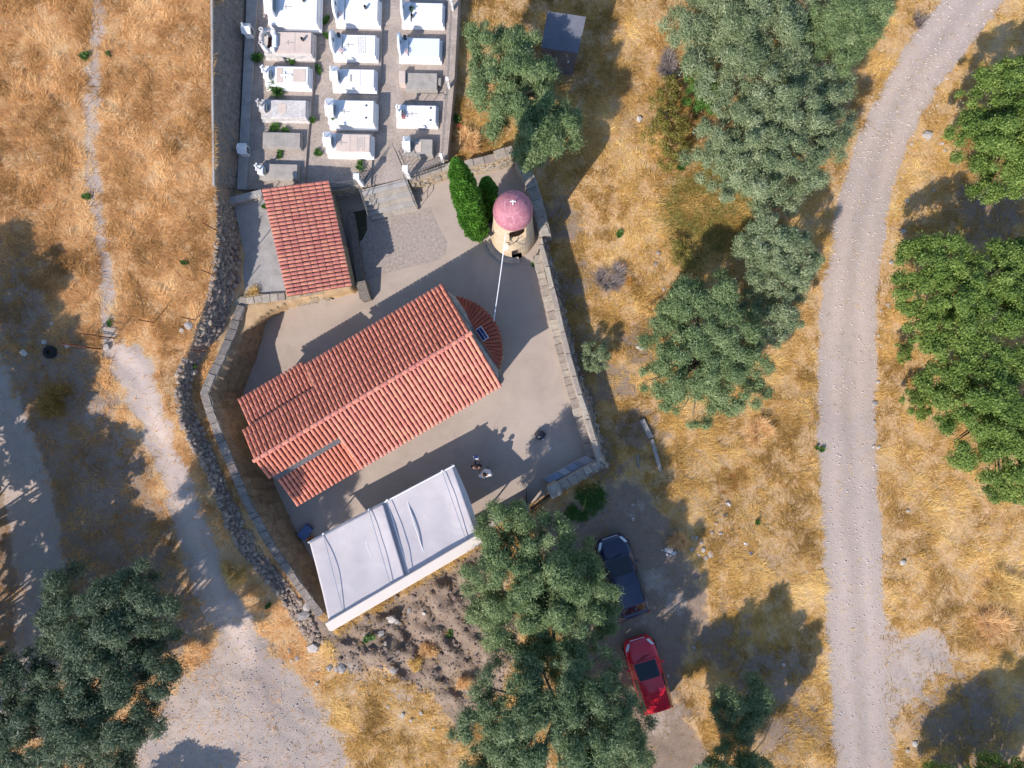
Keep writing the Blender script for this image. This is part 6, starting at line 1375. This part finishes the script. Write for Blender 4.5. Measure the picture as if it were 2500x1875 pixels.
# ------------------------------------------------------------------ cars
def car(center, yaw, L, W, Hh, paint, label, style):
    root = thing('parked_car', center, label, 'car'); R = Matrix.Rotation(yaw, 3, 'Z')
    Q = lambda x, y, z: Vector(center) + R @ Vector((x, y, z))
    # lower body: stations along x (front = +)
    fr = [-.5, -.485, -.45, -.36, -.2, 0, .2, .33, .42, .465, .49, .5]
    wd = [.72, .86, .95, .99, 1.0, 1.0, 1.0, .98, .93, .84, .70, .56]
    zb = [.50, .62, .66, .66, .64, .63, .62, .60, .54, .48, .43, .38]       # deck height as a share of Hh
    zl = [.30, .20, .14, .13, .13, .13, .13, .13, .14, .17, .20, .24]
    def prof(k):
        hw = W / 2 * wd[k]; zt = zb[k] * Hh; z0 = zl[k] * Hh
        return [(-hw * .92, z0), (-hw, z0 + (zt - z0) * .35), (-hw * .985, z0 + (zt - z0) * .75), (-hw * .90, zt * .975), (-hw * .6, zt * 1.01), (0, zt * 1.025), (hw * .6, zt * 1.01), (hw * .90, zt * .975), (hw * .985, z0 + (zt - z0) * .75), (hw, z0 + (zt - z0) * .35), (hw * .92, z0)]
    m = MB(); n = 11
    for k in range(len(fr)):
        for y, z in prof(k): m.v.append(Q(fr[k] * L, y, z))
    for k in range(len(fr) - 1):
        for i in range(n - 1): m.f.append((k * n + i, (k + 1) * n + i, (k + 1) * n + i + 1, k * n + i + 1)); m.m.append(0)
    m.f.append(tuple(range(n))); m.f.append(tuple((len(fr) - 1) * n + i for i in range(n - 1, -1, -1))); m.m += [0, 0]
    m.build('body', paint, root, smooth=True)
    # cabin
    if style == 'hatch': cx = [(-.485, .62, .62), (-.40, .97, .97), (-.12, 1.0, 1.0), (.05, .985, .98), (.24, .64, .62)]
    else: cx = [(-.44, .64, .66), (-.30, .96, .96), (-.05, 1.0, 1.0), (.08, .985, .98), (.27, .63, .62)]
    tw = [.66, .70, .72, .70, .74] if style == 'hatch' else [.66, .68, .70, .69, .74]; bw = [.82, .90, .92, .92, .86]
    base_z = .62 * Hh
    def top(k, s_): return (cx[k][0] * L, s_ * W / 2 * tw[k], cx[k][1] * Hh)
    m = MB(); nseg = 9
    def roofpt(k, t): 
        x, _, z = top(k, 1); y = (t * 2 - 1) * W / 2 * tw[k]; return Q(x, y, z + .035 * Hh * (1 - (t * 2 - 1) ** 2) * (1 if 0 < k < 4 else .4))
    def grid(k0, k1, name, mat, off=0.0, t0=0.0, t1=1.0, f0=0.0, f1=1.0):
        g = MB(); g.quadgrid(lambda i, j: roofpt(k0, t0 + (t1 - t0) * i).lerp(roofpt(k1, t0 + (t1 - t0) * i), f0 + (f1 - f0) * j) + Vector((0, 0, off)), 10, 4); return g.build(name, mat, root, smooth=True)
    g = MB(); n0 = 0
    for k0, k1 in ((1, 2), (2, 3)): g.quadgrid(lambda i, j: roofpt(k0, i).lerp(roofpt(k1, i), j), 10, 4)
    for k0, k1 in ((0, 1), (3, 4)): g.quadgrid(lambda i, j: roofpt(k0, i).lerp(roofpt(k1, i), j), 10, 4)
    for s_ in (-1, 1):                                             # cabin sides
        for k in range(4):
            a, b = Vector(top(k, s_)), Vector(top(k + 1, s_)); lo = lambda kk: Vector((cx[kk][0] * L, s_ * W / 2 * bw[kk], base_z))
            q = [Q(*lo(k)), Q(*lo(k + 1)), Q(*b), Q(*a)]; g.add(q, [(0, 1, 2, 3)])
    g.build('cabin_shell', paint, root, smooth=True)
    grid(3, 4, 'windscreen', M_glass, .012, .05, .95, .04, .93); grid(0, 1, 'rear_window', M_glass, .012, .08, .92, .15, .88)
    for s_ in (-1, 1):
        for k, f0, f1 in ((1, .04, .96), (2, .06, .96)):
            a0, a1 = Vector(top(k, s_)), Vector(top(k + 1, s_)); b0 = Vector((cx[k][0] * L, s_ * W / 2 * bw[k], base_z)); b1 = Vector((cx[k + 1][0] * L, s_ * W / 2 * bw[k + 1], base_z))
            q = [b0.lerp(b1, f0).lerp(a0.lerp(a1, f0), .12), b0.lerp(b1, f1).lerp(a0.lerp(a1, f1), .12), b0.lerp(b1, f1).lerp(a0.lerp(a1, f1), .88), b0.lerp(b1, f0).lerp(a0.lerp(a1, f0), .88)]
            q = [Q(v_.x, v_.y + s_ * .012, v_.z) for v_ in q]; MB().add(q, [(0, 1, 2, 3)]).build('side_window', M_glass, root)
        o = MB(); o.box(Q(.16 * L, s_ * (W / 2 + .06), .66 * Hh), (.12, .2, .12), yaw); o.build('wing_mirror', paint, root, bevel=.03)
        hl = MB(); hl.quadgrid(lambda i, j: Q((.40 + .075 * i) * L, s_ * W / 2 * ((.90 - .22 * i) - .16 * j), (.535 - .075 * i + .012 * j) * Hh + .03), 5, 3); hl.build('headlight', M_lens, root, smooth=True)
        MB().box(Q(-.475 * L, s_ * W * .38, .56 * Hh), (.10, .26, .16), yaw).build('tail_lamp', M_tail, root, bevel=.02)
        for x in (-.31, .32):
            c = Q(x * L, s_ * (W / 2 - .09), .30); ax = R @ Vector((0, 1, 0)); t = MB()
            t.tube([c - ax * .10, c + ax * .10], .30, 18); w_ = t.build('wheel', M_tyre, root); MB().tube([c + ax * s_ * .095, c + ax * s_ * .112], .19, 14).build('rim', M_alloy, w_)
    MB().box(Q(.493 * L, 0, .36 * Hh), (.04, W * .42, .10), yaw).build('grille', M_trim, root, bevel=.01)
    MB().box(Q(.497 * L, 0, .405 * Hh), (.03, W * .46, .025), yaw).build('grille_bar', M_chrome, root)
    MB().box(Q(.48 * L, 0, .22 * Hh), (.12, W * .72, .12), yaw).build('front_bumper', paint if style == 'hatch' else M_trim, root, bevel=.03)
    MB().box(Q(-.49 * L, 0, .30 * Hh), (.10, W * .8, .18), yaw).build('rear_bumper', paint, root, bevel=.03)
    MB().box(Q(-.5 * L, 0, .48 * Hh), (.02, .5, .11), yaw).build('number_plate', M_white, root)
    for s_ in (-1, 1): MB().tube([Q(.30 * L, s_ * .1 - .25, .62 * Hh + .02), Q(.25 * L, s_ * .1 + .25, .66 * Hh + .02)], .012, 5).build('wiper', M_trim, root)
    if style == 'hatch': MB().tube([Q(-.38 * L, .2, Hh), Q(-.43 * L, .2, Hh + .12)], .012, 5).build('aerial', M_trim, root)
    return root
car(P(1514, 1398, -.36), math.radians(108.0), 4.25, 1.76, 1.48, M_blue, 'dark blue car parked half under the large olive', 'wagon')
car(P(1574, 1632, -.36), math.radians(106.5), 3.78, 1.68, 1.5, M_red, 'red hatchback parked beside the dark olive', 'hatch')

# ------------------------------------------------------------------ two people standing in the yard
def person(base, yaw, label, shirt, trousers, arms, seed, hairmat, bow=0.0):
    base = Vector(base); root = thing('person', base, label, 'person'); R = Matrix.Rotation(yaw, 3, 'Z')
    J = {}; E = []; rad = {}
    def add(n, p, r_, parent=None): J[n] = Vector(p); rad[n] = r_; (E.append((parent, n)) if parent else None)
    add('pelvis', (0, 0, .95), (.155, .11)); add('waist', (0, .0, 1.10), (.145, .105), 'pelvis'); add('chest', (0, .01, 1.30), (.165, .12), 'waist'); add('shoulder', (0, .0, 1.43), (.12, .10), 'chest')
    add('neck', (0, .02, 1.52), .055, 'shoulder'); add('head0', (0, .045 + bow, 1.60), .082, 'neck'); add('head1', (0, .055 + bow, 1.70), .092, 'head0'); add('head2', (0, .05 + bow, 1.765), .05, 'head1')
    for s_, k in ((-1, 'l'), (1, 'r')):
        add('sh' + k, (s_ * .19, 0, 1.42), .068, 'shoulder'); a = arms[k]
        add('el' + k, a[0], .048, 'sh' + k); add('wr' + k, a[1], .033, 'el' + k); d = (Vector(a[1]) - Vector(a[0])).normalized(); add('pa' + k, Vector(a[1]) + d * .07, (.04, .024), 'wr' + k)
        side = Vector((0, 0, 1)).cross(d).normalized()
        for q, off in enumerate((-.03, -.01, .01, .03)):
            b = Vector(a[1]) + d * .10 + side * off; ln = (.035, .042, .04, .03)[q]
            add('f%d' % q + k, b, .010, 'pa' + k); add('g%d' % q + k, b + d * ln + Vector((0, 0, -.008)), .009, 'f%d' % q + k); add('h%d' % q + k, b + d * ln * 1.7 + Vector((0, 0, -.028)), .008, 'g%d' % q + k)
        tb = Vector(a[1]) + d * .045 + side * (-s_ * .04); add('t0' + k, tb, .012, 'pa' + k); add('t1' + k, tb + d * .04 + side * (-s_ * .02), .010, 't0' + k)
        add('hip' + k, (s_ * .095, 0, .90), .095, 'pelvis'); add('kn' + k, (s_ * .11, .03, .50), .06, 'hip' + k); add('an' + k, (s_ * .12, -.0, .09), .042, 'kn' + k); add('to' + k, (s_ * .135, .15, .045), .04, 'an' + k)
    names = list(J); me = bpy.data.meshes.new('body'); me.from_pydata([R @ J[n] for n in names], [(names.index(a), names.index(b)) for a, b in E], [])
    o = bpy.data.objects.new('body', me); link(o); md = o.modifiers.new('s', 'SKIN'); md.use_smooth_shade = True
    for i, n in enumerate(names): r_ = rad[n]; me.skin_vertices[0].data[i].radius = r_ if isinstance(r_, tuple) else (r_, r_)
    me.skin_vertices[0].data[names.index('pelvis')].use_root = True; sb_ = o.modifiers.new('u', 'SUBSURF'); sb_.levels = 2; sb_.render_levels = 2
    dg = bpy.context.evaluated_depsgraph_get(); me2 = bpy.data.meshes.new_from_object(o.evaluated_get(dg)); bpy.data.objects.remove(o)
    for mt in (M_skin, shirt, trousers, M_shoe): me2.materials.append(mt)
    Ri = R.inverted()
    for p in me2.polygons:
        c = Ri @ p.center; dx = abs(c.x); k = 0
        if c.z < .11: k = 3
        elif c.z < .97: k = 2
        elif c.z < 1.47: k = 1
        arm = min((c - J['wr' + q]).length for q in 'lr')
        for q in 'lr':
            e, w_ = J['el' + q], J['wr' + q]; t = max(0, min(1.6, (c - e).dot(w_ - e) / (w_ - e).length_squared)); 
            if t > .05 and (c - e.lerp(w_, t) if t <= 1 else c - (e + (w_ - e) * t)).length < .075: k = 0
        p.material_index = k; p.use_smooth = True
    b = bpy.data.objects.new('body', me2); link(b); b.parent = root; ORG[b.name] = base
    def W(p): return base + R @ Vector(p)
    hm = MB(); hc = Vector((0, .045 + bow, 1.715))
    hm.quadgrid(lambda i, j: W(hc + Vector((math.cos(i * 6.2832) * math.sin(j * 1.75) * .105, math.sin(i * 6.2832) * math.sin(j * 1.75) * .118 - .018, math.cos(j * 1.75) * .105))), 18, 8); hm.build('hair', hairmat, root, smooth=True)
    MB().add([W((-.014, .125 + bow, 1.66)), W((.014, .125 + bow, 1.66)), W((0, .168 + bow, 1.645)), W((0, .13 + bow, 1.69))], [(0, 1, 2), (0, 2, 3), (1, 3, 2), (0, 3, 1)]).build('nose', M_skin, root)
    for s_ in (-1, 1):
        MB().box(W((s_ * .036, .138 + bow, 1.685)), (.026, .012, .012), yaw).build('eye', M_black, root); MB().box(W((s_ * .105, .045 + bow, 1.67)), (.02, .04, .06), yaw).build('ear', M_skin, root, bevel=.006)
    MB().box(W((0, .135 + bow, 1.618)), (.045, .012, .012), yaw).build('mouth', M_redflower, root)
    return root, W
armsA = {'l': ((-.25, .08, 1.16), (-.10, .33, 1.14)), 'r': ((.25, .08, 1.16), (.10, .33, 1.14))}
pa, WA = person(P(1167, 1132, 0), math.radians(4), 'person in black shirt holding a drone controller with screen', M_shirtk, M_jeans, armsA, 1, M_hair2, .02)
ct = thing('drone_controller', WA((0, .43, 1.12)), 'white drone controller with dark screen held by the person in black', 'controller')
c = WA((0, .45, 1.16)); MB().box(c, (.26, .18, .05), math.radians(4)).build('case', M_white, ct, bevel=.012); MB().box(c + Vector((0, .05, .045)), (.22, .15, .02), math.radians(4)).build('screen', M_screen, ct, bevel=.004)
for s_ in (-1, 1): MB().tube([c + Vector((s_ * .06, .08, .02)), c + Vector((s_ * .075, .22, .06))], .009, 6).build('aerial', M_trim, ct); MB().lathe(c + Vector((s_ * .08, -.05, .025)), [(.015, 0), (.008, .02), (.014, .035), (.001, .036)], 8).build('stick', M_trim, ct)
armsB = {'l': ((-.29, .02, 1.20), (-.22, .20, 1.02)), 'r': ((.27, -.12, 1.18), (.16, -.02, 1.0))}
pb, WB = person(P(1187, 1149, 0), math.radians(18), 'person in loose white shirt standing beside the controller holder', M_shirtw, M_jeans, armsB, 2, M_hair, .02)

# loose white shirt over the second person's torso
sh_m = MB(); rings = [(1.46, .10, .085), (1.43, .22, .12), (1.34, .27, .17), (1.15, .27, .20), (.92, .29, .23)]
sh_m.quadgrid(lambda i, j: WB((math.cos(i * 6.2832) * np.interp(j * 4, range(5), [q[1] for q in rings]) * (1 + .05 * math.sin(i * 44)), math.sin(i * 6.2832) * np.interp(j * 4, range(5), [q[2] for q in rings]) * (1 + .05 * math.sin(i * 31)), np.interp(j * 4, range(5), [q[0] for q in rings]))), 26, 10)
sh_m.build('loose_shirt', M_shirtw, pb, smooth=True)
for k_ in 'lr':
    sx = -1 if k_ == 'l' else 1; e_ = Vector(armsB[k_][0]); MB().tube([WB((sx * .17, 0, 1.42)), WB(e_.lerp(Vector((sx * .19, 0, 1.42)), .3)), WB(e_)], [.10, .095, .085], 10).build('sleeve', M_shirtw, pb, smooth=True)
